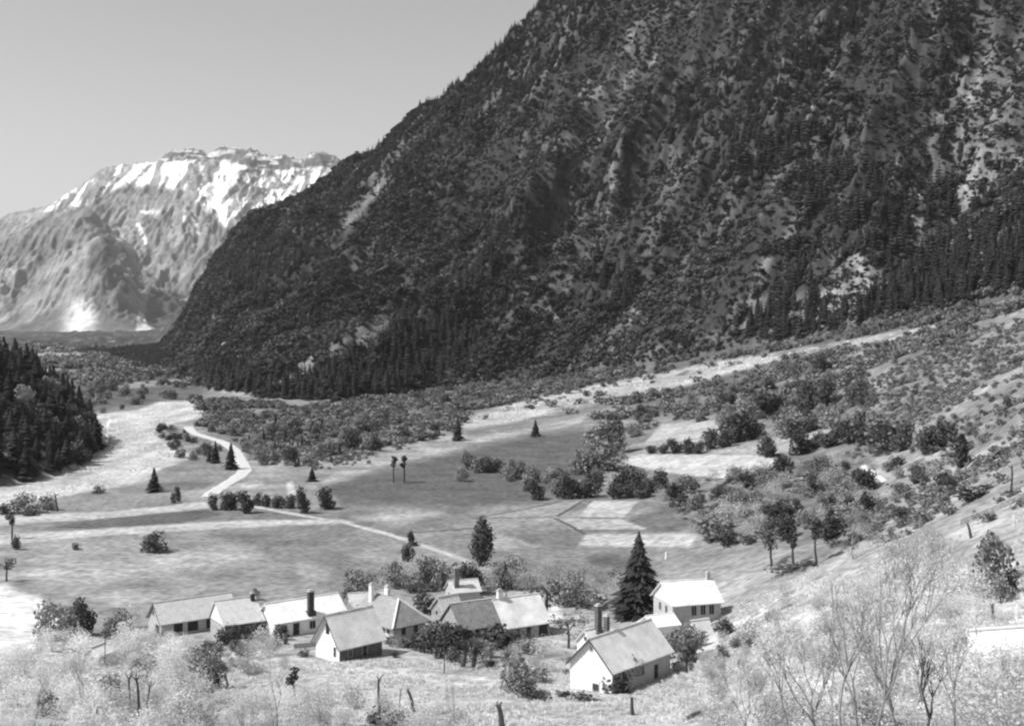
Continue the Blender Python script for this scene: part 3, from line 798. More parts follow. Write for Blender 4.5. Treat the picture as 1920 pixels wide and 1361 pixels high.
stuff('conifer_forest', np.c_[X[r_], Y[r_], Z[r_] - .3], scl(Hc[rest], .9, 1.3), far_conif, 'dark conifers covering the steep mountain flank', 'forest')
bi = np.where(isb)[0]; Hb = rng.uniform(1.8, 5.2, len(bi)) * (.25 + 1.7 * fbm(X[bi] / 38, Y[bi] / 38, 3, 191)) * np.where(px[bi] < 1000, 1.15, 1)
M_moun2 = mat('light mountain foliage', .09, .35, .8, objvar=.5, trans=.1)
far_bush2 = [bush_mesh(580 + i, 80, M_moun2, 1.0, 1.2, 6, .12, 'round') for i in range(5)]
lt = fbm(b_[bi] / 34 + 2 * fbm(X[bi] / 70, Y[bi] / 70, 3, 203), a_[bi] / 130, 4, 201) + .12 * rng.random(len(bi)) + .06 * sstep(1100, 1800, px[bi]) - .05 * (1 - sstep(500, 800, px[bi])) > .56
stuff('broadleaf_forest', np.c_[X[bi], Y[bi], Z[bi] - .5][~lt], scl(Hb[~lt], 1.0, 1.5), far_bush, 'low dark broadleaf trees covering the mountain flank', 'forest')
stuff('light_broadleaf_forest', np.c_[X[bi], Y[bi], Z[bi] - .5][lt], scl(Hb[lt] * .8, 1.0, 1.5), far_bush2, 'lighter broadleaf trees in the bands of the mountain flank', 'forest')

iss = (~isc) & (~isb) & (rng.random(len(X)) < .42 * (1 - .8 * bare) * (1 - .6 * cm_))
si_ = np.where(iss)[0]; Hs = rng.uniform(1.0, 2.6, len(si_)) * (.7 + .8 * fbm(X[si_] / 30, Y[si_] / 30, 2, 197)); print('mountain scrub', len(si_))
M_mscr = mat('mountain scrub foliage', .07, .35, .8, objvar=.6, trans=.1)
stuff('mountain_scrub', np.c_[X[si_], Y[si_], Z[si_] - .2], scl(Hs, 1.2, 2.2), [bush_mesh(560 + i, 50, M_mscr, 1.0, 1.2, 5, .15, 'round') for i in range(6)], 'grey scrub and boulders between the trees of the mountain flank', 'scrub')
# left wooded hill: single trees
n = 0
Xh, Yh = scatter_world(9000, -330, -150, 400, 640)
Zh = ground(Xh, Yh); hh = hill(Xh, Yh); pxh, pyh = wpx(Xh, Yh, Zh)
kept = []
for i in np.where((hh > .5) & (pxh > -60) & (pxh < 200))[0]:
    if all((Xh[i] - a) ** 2 + (Yh[i] - b) ** 2 > 30 for a, b in kept):
        kept.append((Xh[i], Yh[i]))
        if random.random() < .66:
            o_ = place('conifer', 0, 0, random.uniform(8, 15) * F / Yh[i] * (.8 if hh[i] > 38 else 1), 'dark conifer on the wooded spur above the river gravel', 'tree', 'conifers on the wooded spur left of the river', random.uniform(1.2, 1.7), P3=(Xh[i], Yh[i], Zh[i])); PRE.append((pxh[i], pyh[i], 0, 'conifer', o_))
        else:
            k_ = random.choice(('mid', 'round', 'round')); o_ = place(k_, 0, 0, random.uniform(5, 9) * F / Yh[i], 'grey broadleaf tree between conifers on the wooded spur', 'tree', 'broadleaf trees on the wooded spur', 1.0, P3=(Xh[i], Yh[i], Zh[i])); PRE.append((pxh[i], pyh[i], 0, k_, o_))
        n += 1
        if n > 290: break
print('spur trees', n)


# ------------------------------------------------------------------ buildings
def opening(t, face, c, z, w, h, kind, L, W):
    """window or door on a face: near gable 'n', right-front side 'r', left side 'l', far gable 'f'"""
    def pt(a, b, o):      # a along face, b up, o outward
        if face == 'n': return (-o, a, b)
        if face == 'f': return (L + o, a, b)
        if face == 'r': return (a, -W / 2 - o, b)
        return (a, W / 2 + o, b)
    def bx(mb, a0, a1, b0, b1, o0, o1):
        p, q = pt(a0, b0, o0), pt(a1, b1, o1)
        mb.box(min(p[0], q[0]), max(p[0], q[0]), min(p[1], q[1]), max(p[1], q[1]), min(p[2], q[2]), max(p[2], q[2]))
    if kind == 'hole':
        mb = MB(); bx(mb, c - w/2, c + w/2, z, z + h, -.02, .02); mb.build('opening', M_open, t); return
    fr = MB(); f = .09
    bx(fr, c - w/2 - f, c - w/2, z - f, z + h + f, -.02, .07); bx(fr, c + w/2, c + w/2 + f, z - f, z + h + f, -.02, .07)
    bx(fr, c - w/2, c + w/2, z + h, z + h + f, -.02, .07); bx(fr, c - w/2, c + w/2, z - f, z, -.02, .07)
    if kind == 'win': bx(fr, c - .03, c + .03, z, z + h, -.02, .05)
    if kind == 'door':
        d = MB(); bx(d, c - w/2, c + w/2, z, z + h, -.02, .03); o = d.build('door', M_dwood, t)
        hd = MB(); bx(hd, c + w * .3, c + w * .36, z + h * .45, z + h * .52, .03, .08); hd.build('handle', M_trim, o)
        fr.build('door_frame', M_greytrim, t)
    else:
        o = fr.build('window', M_greytrim, t); pn = MB(); bx(pn, c - w/2, c + w/2, z, z + h, -.02, .02); pn.build('pane', M_open, o)
M_greytrim = mat('weathered trim', .45, .1, 3.0)

def chimney(t, x, y, z0, z1, w=.8, d=.7, m=None, base=0.0, cap=.12, thing=None):
    mb = MB(); mb.box(x - w/2, x + w/2, y - d/2, y + d/2, z0, z1)
    if base: mb.box(x - w/2 - base, x + w/2 + base, y - d/2 - base, y + d/2 + base, z0, z0 + .9)
    o = mb.build('chimney', m or M_white, t)
    c = MB(); c.box(x - w/2 - cap, x + w/2 + cap, y - d/2 - cap, y + d/2 + cap, z1 + .002, z1 + .16)
    c.box(x - w/2 + .1, x + w/2 - .1, y - d/2 + .1, y + d/2 - .1, z1 + .162, z1 + .4); c.build('chimney_cap', M_grey, o)
    return o

def house(name, label, px, py, ang, L, W, hw, hr, wallm, roofm, off=.5, hip=False, gablem=None, over=.35, opens=(), chim=(), cat='house', group=None,
          hipf=False, tin=None, dz=0.0, endw=None, sag=.0, rake=None, jerk=0.0, sidem=None):
    p = at(px, py)
    t = empty(name, (p[0], p[1], p[2] + dz), radians(ang)); tag(t, label, cat, group)
    y0, y1, yr = -W / 2, W / 2, -W / 2 + W * (1 - off)
    mb = MB(); b = -2.5
    lo = [(0, y0), (L, y0), (L, y1), (0, y1)]
    if sidem:  # right wall gets a darker tone with its shade painted in
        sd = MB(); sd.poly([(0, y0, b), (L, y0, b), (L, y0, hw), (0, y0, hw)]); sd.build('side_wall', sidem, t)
    else: mb.poly([(0, y0, b), (L, y0, b), (L, y0, hw), (0, y0, hw)])
    mb.poly([(L, y1, b), (0, y1, b), (0, y1, hw), (L, y1, hw)])
    e = .12
    hi = W * .42
    if hip: mb.poly([(0, y1, b), (0, y0, b), (0, y0, hw), (0, y1, hw)])
    else: mb.poly([(0, y1, b), (0, y0, b), (0, y0, hw), (0, yr, hr - e), (0, y1, hw)])
    if hipf: mb.poly([(L, y0, b), (L, y1, b), (L, y1, hw), (L, y0, hw)])
    else: mb.poly([(L, y0, b), (L, y1, b), (L, y1, hw), (L, yr, hr - e), (L, y0, hw)])
    mb.build('wall', wallm, t)
    r0 = hi if hip else -over; r1 = L - hi if hipf else L + over
    eo = over
    sl = (hr - hw) / max(yr - y0, .1); sr = (hr - hw) / max(y1 - yr, .1)
    za, zb = hw - sl * eo, hw - sr * eo
    ex0, ex1 = (-eo, L + eo)
    # roof slopes with thickness
    rr = MB(); rr.slab([(ex0, y0 - eo, za), (ex1, y0 - eo, za), (r1, yr, hr), (r0, yr, hr)], .16)
    rr.build('roof_slope', roofm, t)
    rl = MB(); rl.slab([(ex1, y1 + eo, zb), (ex0, y1 + eo, zb), (r0, yr, hr), (r1, yr, hr)], .16)
    rl.build('roof_slope', roofm, t)
    for flag, xe, xr, sgn in ((hip, ex0, r0, 1), (hipf, ex1, r1, -1)):
        if flag:
            zz = min(za, zb); h_ = MB(); q = [(xe, y1 + eo, zb), (xe, y0 - eo, za), (xr, yr, hr)]
            if sgn < 0: q = q[::-1]
            h_.slab(q, .16); h_.build('roof_hip', roofm, t)
            tm = MB()
            for yy, zz in ((y1 + eo, zb), (y0 - eo, za)): tm.tube((xe, yy, zz + .06), (xr, yr, hr + .06), .19, .19, 5)
            tm.build('hip_flashing', M_trim, t)
    rg = MB(); rg.tube((r0, yr, hr + .02), (r1, yr, hr + .02), .14, .14, 6); rg.build('ridge_cap', tin or roofm, t)
    # barge boards on open gables
    if rake is not None and not hip:
        bb = MB()
        for (ya, zc_) in ((y0 - eo, za), (y1 + eo, zb)):
            bb.poly([(-over - .02, ya, zc_ + .03), (-over - .02, yr, hr + .03), (-over - .02, yr, hr - .32), (-over - .02, ya, zc_ - .3)])
        bb.build('barge_board', rake, t)
    if gablem is not None:   # separate facing of the gable triangle
        g = MB(); g.slab([(-.03, y0, hw - .25), (-.03, yr, hr - .3), (-.03, y1, hw - .25)], .001)
        g = MB(); g.poly([(-.04, y0 + .02, hw - .3), (-.04, yr, hr - .28), (-.04, y1 - .02, hw - .3)]); g.build('gable_facing', gablem, t)
    for o in opens: opening(t, *o, L, W)
    for c in chim: chimney(t, *c)
    return t

house('long_barn', 'long low barn with grey roof, leftmost of the village buildings', 290, 1187, 36, 14.5, 6.6, 2.6, 5.6, M_grey, M_slate, rake=M_dwood,
      opens=(('r', 3.2, .4, 1.7, 1.7, 'hole'), ('r', 6.0, .3, 2.0, 1.9, 'hole'), ('r', 10.4, .3, 3.6, 1.9, 'hole'), ('n', .6, 3.2, .8, .9, 'win'), ('n', -1.6, .1, 2.0, 1.8, 'door')), cat='barn')
house('farmhouse', 'farmhouse with white gable end and a small attic window, beside the long grey-roofed barn', 408, 1194, 33, 7.2, 7.6, 3.1, 6.3, M_stone, M_slate, off=.38, sidem=M_shade,
      gablem=M_white, opens=(('n', .7, 3.5, .7, 1.0, 'win'), ('r', 1.8, .6, 1.0, 1.2, 'win'), ('r', 4.6, .2, 1.1, 2.0, 'door')), chim=((6.7, .2, 5.6, 7.0, .7, .6, M_dwood),))
h = house('white_house', 'long house with bleached white roof and a tall dark chimney standing in front', 500, 1190, 37, 14.2, 6.8, 3.1, 5.7, M_white, M_wroof, over=.5,
      opens=(('r', 1.7, .8, 1.1, 1.3, 'win'), ('r', 4.2, .1, 1.2, 2.1, 'door'), ('r', 7.5, .8, 1.1, 1.3, 'win')), chim=((7.4, -2.9, 3.0, 7.4, 1.05, .8, M_dbrick, .25),))
house('cottage', 'small white gabled cottage with an attic opening and narrow door, front of the village', 614, 1236, 44, 8.8, 6.6, 3.1, 7.4, M_white, M_lslate, rake=M_dwood, over=.6, sidem=M_shade,
      opens=(('n', -.05, 4.2, 1.0, 1.75, 'hole'), ('n', -2.1, .9, .62, 1.5, 'door'), ('r', 2.2, .7, .8, 1.1, 'win'), ('r', 5.2, .2, 1.0, 1.9, 'door')))
house('hipped_house', 'white house with hipped grey slate roof, pale hip flashings and a row of windows', 768, 1199, 134, 11.0, 7.4, 3.5, 6.8, M_white, M_hip, hip=True, hipf=False, over=.8, sidem=M_shade,
      opens=tuple(('l', x, 1.5, .6, 1.0, 'win') for x in (1.4, 2.9, 4.4, 5.9, 7.4)) + (('l', 8.9, .2, 1.0, 2.0, 'door'), ('n', 1.4, 1.2, .8, 1.2, 'win'), ('n', -1.4, 1.2, .8, 1.2, 'win')),
      chim=((9.6, 1.2, 5.0, 8.6, .75, .75, M_white), (7.2, -.6, 5.6, 8.3, .95, .7, M_white)))
house('ruined_shed', 'narrow pale stone shed with broken roof and a dark doorway, beside the hipped house', 820, 1184, 40, 4.2, 3.6, 4.4, 6.6, M_stone, M_lslate, off=.62,
      opens=(('n', .1, .1, .8, 2.1, 'hole'), ('n', .2, 3.2, .5, .7, 'hole')), cat='shed')
house('old_barn', 'barn with dark patched old roof, joined to the lighter roofed house', 846, 1196, 31, 8.2, 8.2, 2.6, 6.3, M_stone, M_droof, opens=(('r', 4, .1, 2.4, 2.3, 'hole'),), tin=M_lslate, cat='barn')
house('stone_house', 'house with light slate roof and a white chimney on its ridge, behind the telegraph pole', 926, 1192, 31, 9.6, 8.4, 2.6, 6.8, M_stone, M_lslate,
      opens=(('r', 2.5, .7, 1.0, 1.2, 'win'), ('r', 8.2, .1, 2.0, 2.3, 'hole'), ('r', 5.0, .2, 1.1, 2.0, 'door')), chim=((1.3, .1, 6.3, 8.2, .95, .7, M_white),))
house('large_gabled_house', 'large white gabled house with steep pale roof and tiny attic windows, nearest of all', 1108, 1296, 49, 14.8, 7.6, 3.9, 7.7, M_white, M_lslate, rake=M_dwood, over=.5, sidem=M_grey,  # side wall of this white house greyed as painted shade
      opens=(('n', -.1, 5.9, .42, .6, 'win'), ('n', -.9, -.6, 1.1, 1.9, 'door'), ('r', 3, 1.5, .9, 1.2, 'win'), ('r', 7.5, 1.5, .9, 1.2, 'win'), ('r', 11, .2, 1.1, 2.1, 'door')),
      chim=((5.0, .9, 6.5, 9.8, .7, .65, M_shade),))
house('back_cottage', 'small cottage with a tall dark tapering chimney, hidden behind the large gabled house', 1098, 1232, 40, 4.6, 4.2, 2.6, 4.6, M_white, M_lslate,
      opens=(('n', 0, 2.9, .6, .6, 'win'), ('r', 2.2, .2, .9, 1.9, 'door')), chim=((2.6, -.4, 3.2, 8.4, 1.0, .8, M_shade, .35),))  # chimney painted all round in the tone of its shaded side
house('two_storey_house', 'tall two storey house with pale roof and three dark upper windows', 1243, 1184, 17, 9.6, 8.6, 6.1, 9.2, M_grey, M_lslate, off=.5, over=.5, gablem=M_white,  # grey of the long wall is shade put into its colour
      opens=tuple(('r', x, z, .95, 1.75 if z > 3 else 1.3, 'win') for x in (4.2, 6.0, 7.7) for z in (3.7, 1.0)) + (('r', 2.0, .1, 1.1, 2.1, 'door'), ('n', 1.2, 3.8, .9, 1.4, 'win'), ('n', -1.6, 3.8, .9, 1.4, 'win'), ('n', 0, 1.0, 1.0, 1.4, 'win')),
      chim=((9.1, 0, 8.8, 10.2, .7, .6, M_grey),))
house('lean_to_barn', 'low white outbuilding joined to the back of the large gabled house', 1213, 1206, 24, 5.2, 4.6, 3.6, 4.9, M_white, M_wroof, opens=(('n', .8, 2.0, .8, .9, 'hole'), ('n', -1.0, 2.0, .8, .9, 'hole')), cat='outbuilding')
house('stone_hut', 'small rough stone hut with pale worn roof below the two storey house', 1290, 1200, 28, 3.6, 4.2, 1.7, 3.6, M_stone, M_lslate, off=.7, opens=(('n', 0, .1, .8, 1.5, 'hole'),), cat='hut')
house('hillside_house', 'white roofed house half hidden by blossom at the right edge of the village', 1822, 1288, 14, 6.4, 7.5, 1.6, 4.6, M_white, M_wroof, over=.6, opens=(('n', 0, .2, .9, 1.4, 'hole'), ('r', 3, .3, .8, 1.0, 'win')))
house('garden_shed', 'tiny white shed among pale bushes at the lower left', 172, 1248, 70, 3.0, 2.6, 1.9, 2.9, M_white, M_wroof, opens=(('n', 0, .9, .6, .6, 'hole'), ('n', .8, 0, .1, .1, 'hole')), cat='shed')
house('back_house', 'small house behind trees with a tall dark chimney, beyond the hipped house', 842, 1128, 20, 6, 5, 2.6, 4.4, M_grey, M_slate, opens=(('n', 0, 1, .8, 1, 'win'),), chim=((1.2, -1.4, 2.6, 7.2, 1.0, .7, M_droof),))  # dark chimney colour stands in for shade on its right side
house('field_barn', 'low pale roofed barn behind the chimneys, at the back of the village', 655, 1150, 20, 7, 5, 2.0, 4.0, M_stone, M_slate, opens=(('r', 2, .2, 1.4, 1.6, 'hole'),), cat='barn')

# distant village on the plain
for i, (px, py, w) in enumerate([(64,676,9),(75,678,7),(86,674,8),(97,679,9),(108,682,7),(119,683,9),(130,686,8),(142,686,9),(70,671,6),(124,690,7),(187,680,5),(300,682,5)]):
    p = at(px, py); W = w * p[1] / F
    t = empty('far_house', p, random.uniform(-.5, .5)); tag(t, 'tiny white house in the distant hamlet beyond the river, %s from the left' % ['second','third','fourth','fifth','sixth','seventh','eighth','tenth','first','ninth','second last','last'][i].replace('first', 'first'), 'house', 'houses of the distant hamlet')
    a = MB(); a.box(-W/2, W/2, -W*.35, W*.35, -1, W*.42); a.build('wall', M_white, t)
    r = MB(); r.slab([(-W/2-.3, -W*.4, W*.4), (W/2+.3, -W*.4, W*.4), (W/2+.3, 0, W*.72), (-W/2-.3, 0, W*.72)], .3); r.slab([(W/2+.3, W*.4, W*.4), (-W/2-.3, W*.4, W*.4), (-W/2-.3, 0, W*.72), (W/2+.3, 0, W*.72)], .3)
    r.build('roof', M_lslate, t)
    wd = MB()
    for k in (-.25, 0.0, .25): wd.box(k*W-.5, k*W+.5, -W*.35-.05, -W*.35+.02, W*.12, W*.3)
    wd.build('window_row', M_open, t)

# poles, posts, walls, logs
def pole(px, py, hpx, label, r=.14, arm=True, lean=0.0, m=None, name='telegraph_pole', cat='pole'):
    p = at(px, py); h = hpx * p[1] / F
    t = empty(name, p); t.rotation_euler = (0, lean, random.random()); tag(t, label, cat)
    a = MB(); a.tube((0, 0, -.4), (0, 0, h), r, r * .7); a.build('shaft', m or M_bark, t)
    if arm: b = MB(); b.box(-.7, .7, -.06, .06, h - .6, h - .45); b.build('crossarm', m or M_bark, t)
pole(949, 1178, 76, 'thin telegraph pole standing before the light slate roof', .13)
pole(833, 1263, 64, 'slender dark pole in the pale meadow below the hipped house', .1)
pole(197, 1248, 70, 'thin grey post beside the tiny white shed', .08)
pole(1249, 1048, 13, 'small white post standing alone in the meadow above the two storey house', .3, False, 0, M_trim, 'post', 'post')
def wall(pts, h, w, label, m=None, name='stone_wall'):
    W_ = at_many(pts); mb = MB()
    for a, b in zip(W_[:-1], W_[1:]):
        n = max(1, int(np.hypot(*(b - a)[:2]) / 2.2)); d = (b - a)[:2]; L = np.hypot(*d); nx, ny = -d[1] / L * w / 2, d[0] / L * w / 2
        for k in range(n):
            p = a + (b - a) * k / n; q = a + (b - a) * (k + 1) / n; z0 = float(ground(p[0], p[1])); z1 = float(ground(q[0], q[1])); hh = h * random.uniform(.8, 1.15)
            i = len(mb.v)
            mb.v += [(p[0]+nx,p[1]+ny,z0-.5),(p[0]-nx,p[1]-ny,z0-.5),(q[0]-nx,q[1]-ny,z1-.5),(q[0]+nx,q[1]+ny,z1-.5),(p[0]+nx*.8,p[1]+ny*.8,z0+hh),(p[0]-nx*.8,p[1]-ny*.8,z0+hh),(q[0]-nx*.8,q[1]-ny*.8,z1+hh),(q[0]+nx*.8,q[1]+ny*.8,z1+hh)]
            mb.f += [tuple(i + k2 for k2 in f) for f in ((0,3,2,1),(4,5,6,7),(0,1,5,4),(1,2,6,5),(2,3,7,6),(3,0,4,7))]
    o = mb.build(name, m or M_stone); tag(o, label, 'wall')
wall([(1270,1262),(1330,1256),(1385,1254)], 1.3, .5, 'low pale stone wall right of the large gabled house')
wall([(975,1262),(1030,1268),(1078,1276)], .8, .4, 'low garden wall left of the large gabled house')
wall([(1800,985),(1850,965),(1920,935),(1990,905)], 1.1, .6, 'dry stone wall climbing the bright slope at the right edge')
wall([(1690,880),(1735,862),(1800,848)], .9, .5, 'dark dry stone wall on the slope left of the columnar tree')
wall([(1420,905),(1500,900),(1560,885)], .8, .5, 'dry stone wall crossing the scrub above the orchard')
wall([(550,1215),(585,1212),(640,1208)], .8, .4, 'low garden wall behind the small white cottage')
def log(px, py, lpx, ang, r, label):
    p = at(px, py); L = lpx * p[1] / F; mb = MB(); d = np.array([cos(ang), 0.3, sin(ang)]); d /= np.linalg.norm(d); c = p + np.array([0, 0, r + .1])
    q = c
    for k in range(4):
        q2 = q + d * L / 4 + np.array([0, 0, random.gauss(0, .06)]); mb.tube(q, q2, r * (1 - .1 * k), r * (.9 - .1 * k), 7); q = q2
    tag(mb.build('log', M_bark), label, 'log')
log(1262, 1362, 60, .28, .32, 'dark fallen log beside the pale patch at the bottom edge')

# tree stumps and pollards: bare trunks with knobby tops
def pollard(px, py, hpx, label, r=.03, lean=0.0, tuft=None, name='pollard_tree', m=None, fork=0, group=None, tl=.0):
    p = at(px, py); h = hpx * p[1] / F; rnd = random.Random(int(px * 7 + py))
    t = empty(name, p); tag(t, label, 'tree', group)
    mb = MB(); q = np.array([0, 0, -.3]); R0 = r * h
    n = 5
    for k in range(n):
        q2 = q + np.array([lean * h / n + rnd.gauss(0, .015) * h, rnd.gauss(0, .01) * h, (h + .3) / n]); mb.tube(q, q2, R0 * (1.25 - .12 * k), R0 * (1.15 - .1 * k), 7); q = q2
    for k in range(4 + fork):
        a = rnd.random() * 6.28; e = q + np.array([cos(a) * h * .14, sin(a) * h * .14, h * (.05 + .14 * rnd.random())]); mb.tube(q - np.array([0, 0, .05 * h]), e, R0 * .6, R0 * .15, 5)
    mb.build('trunk', m or M_bark, t)
    if tuft is not None:
        C, Rr = lumps(int(px), tl or h * .5, tuft * h, 6, 0, 1); C = [(c[0] + q[0], c[1] + q[1], c[2] + q[2] - .25 * h) for c in C]
        V, Fc = leaf_cloud(C, [x * 1.0 for x in Rr], 260, .035 * h, int(px), .8, .4)
        link('crown', mesh_np('crown', V, Fc, [M_dark if m is None else M_soft]), t)
for a in [(738,905,40,'left of two slender pollards standing in the dark meadow',.035,0,.3),(758,905,40,'right of two slender pollards standing in the dark meadow',.035,0,.3),
          (712,1335,62,'dark knotted bare trunk, left of the three in the front meadow',.045,0,None),(748,1338,46,'thin grey bare trunk, middle of the three in the front meadow',.02,.05,None),
          (778,1338,40,'leaning short dark trunk, right of the three in the front meadow',.09,-.2,None),
          (410,1290,28,'short straight bare trunk beside the rounded pale bush',.07,0,None),(430,1293,30,'short leaning bare trunk beside the rounded pale bush',.07,-.25,None),
          (556,1316,50,'forked leaning trunk with a dark top in the front meadow',.04,-.2,.55),(245,1340,70,'bare trunk left of three standing among pale bushes',.035,0,None),
          (260,1345,74,'bare trunk middle of three standing among pale bushes',.035,0,None),(276,1345,60,'bare trunk right of three standing among pale bushes',.035,.05,None),
          (945,1372,48,'thick dark stump cut by the bottom edge of the picture',.12,-.2,None),(1187,1340,30,'short dark stump below the white wall of the large gabled house',.12,-.15,None),
          (1253,1250,44,'dark trunk with a bushy head right of the large gabled house',.06,0,1.0),(1287,1262,26,'small dark trunk at the pale stone wall',.1,0,.6),
          (1446,1062,52,'slim dark trunk with a flat head at the meadow edge',.04,0,.8),(1487,1060,48,'trunk with a funnel shaped dark head at the meadow edge',.05,0,.42),
          (1530,1058,70,'tall dark trunk with side shoots at the meadow edge',.03,0,.32),(1865,1170,34,'dark pollard with open head above the hillside house',.1,-.2,None),
          (1830,1175,22,'small pale pollard above the hillside house',.08,0,None),(1822,1008,26,'bent dark stump on the bright slope',.1,-.3,None),
          (868,1252,44,'left of two thick dark trunks below the old barn',.1,.15,.75),(886,1252,40,'right of two thick dark trunks below the old barn',.09,.1,.75),
          (1066,1215,46,'dark trunk with a spreading head before the pale yard',.05,0,1.6),(1019,1168,60,'leaning tree with spreading crown right of the light slate roof',.06,.1,1.2),
          (108,958,30,'bare grey trunk standing at the edge of the river gravel',.06,-.15,None),(22,1010,40,'bare grey trunk at the far left of the fields',.04,0,.4),
          (12,1090,34,'small leafy pollard at the left edge of the picture',.05,0,.7),(1895,925,50,'leafless tree on the bright slope at the right edge',.04,0,None)]:
    pollard(*a[:4], a[4], a[5], a[6])

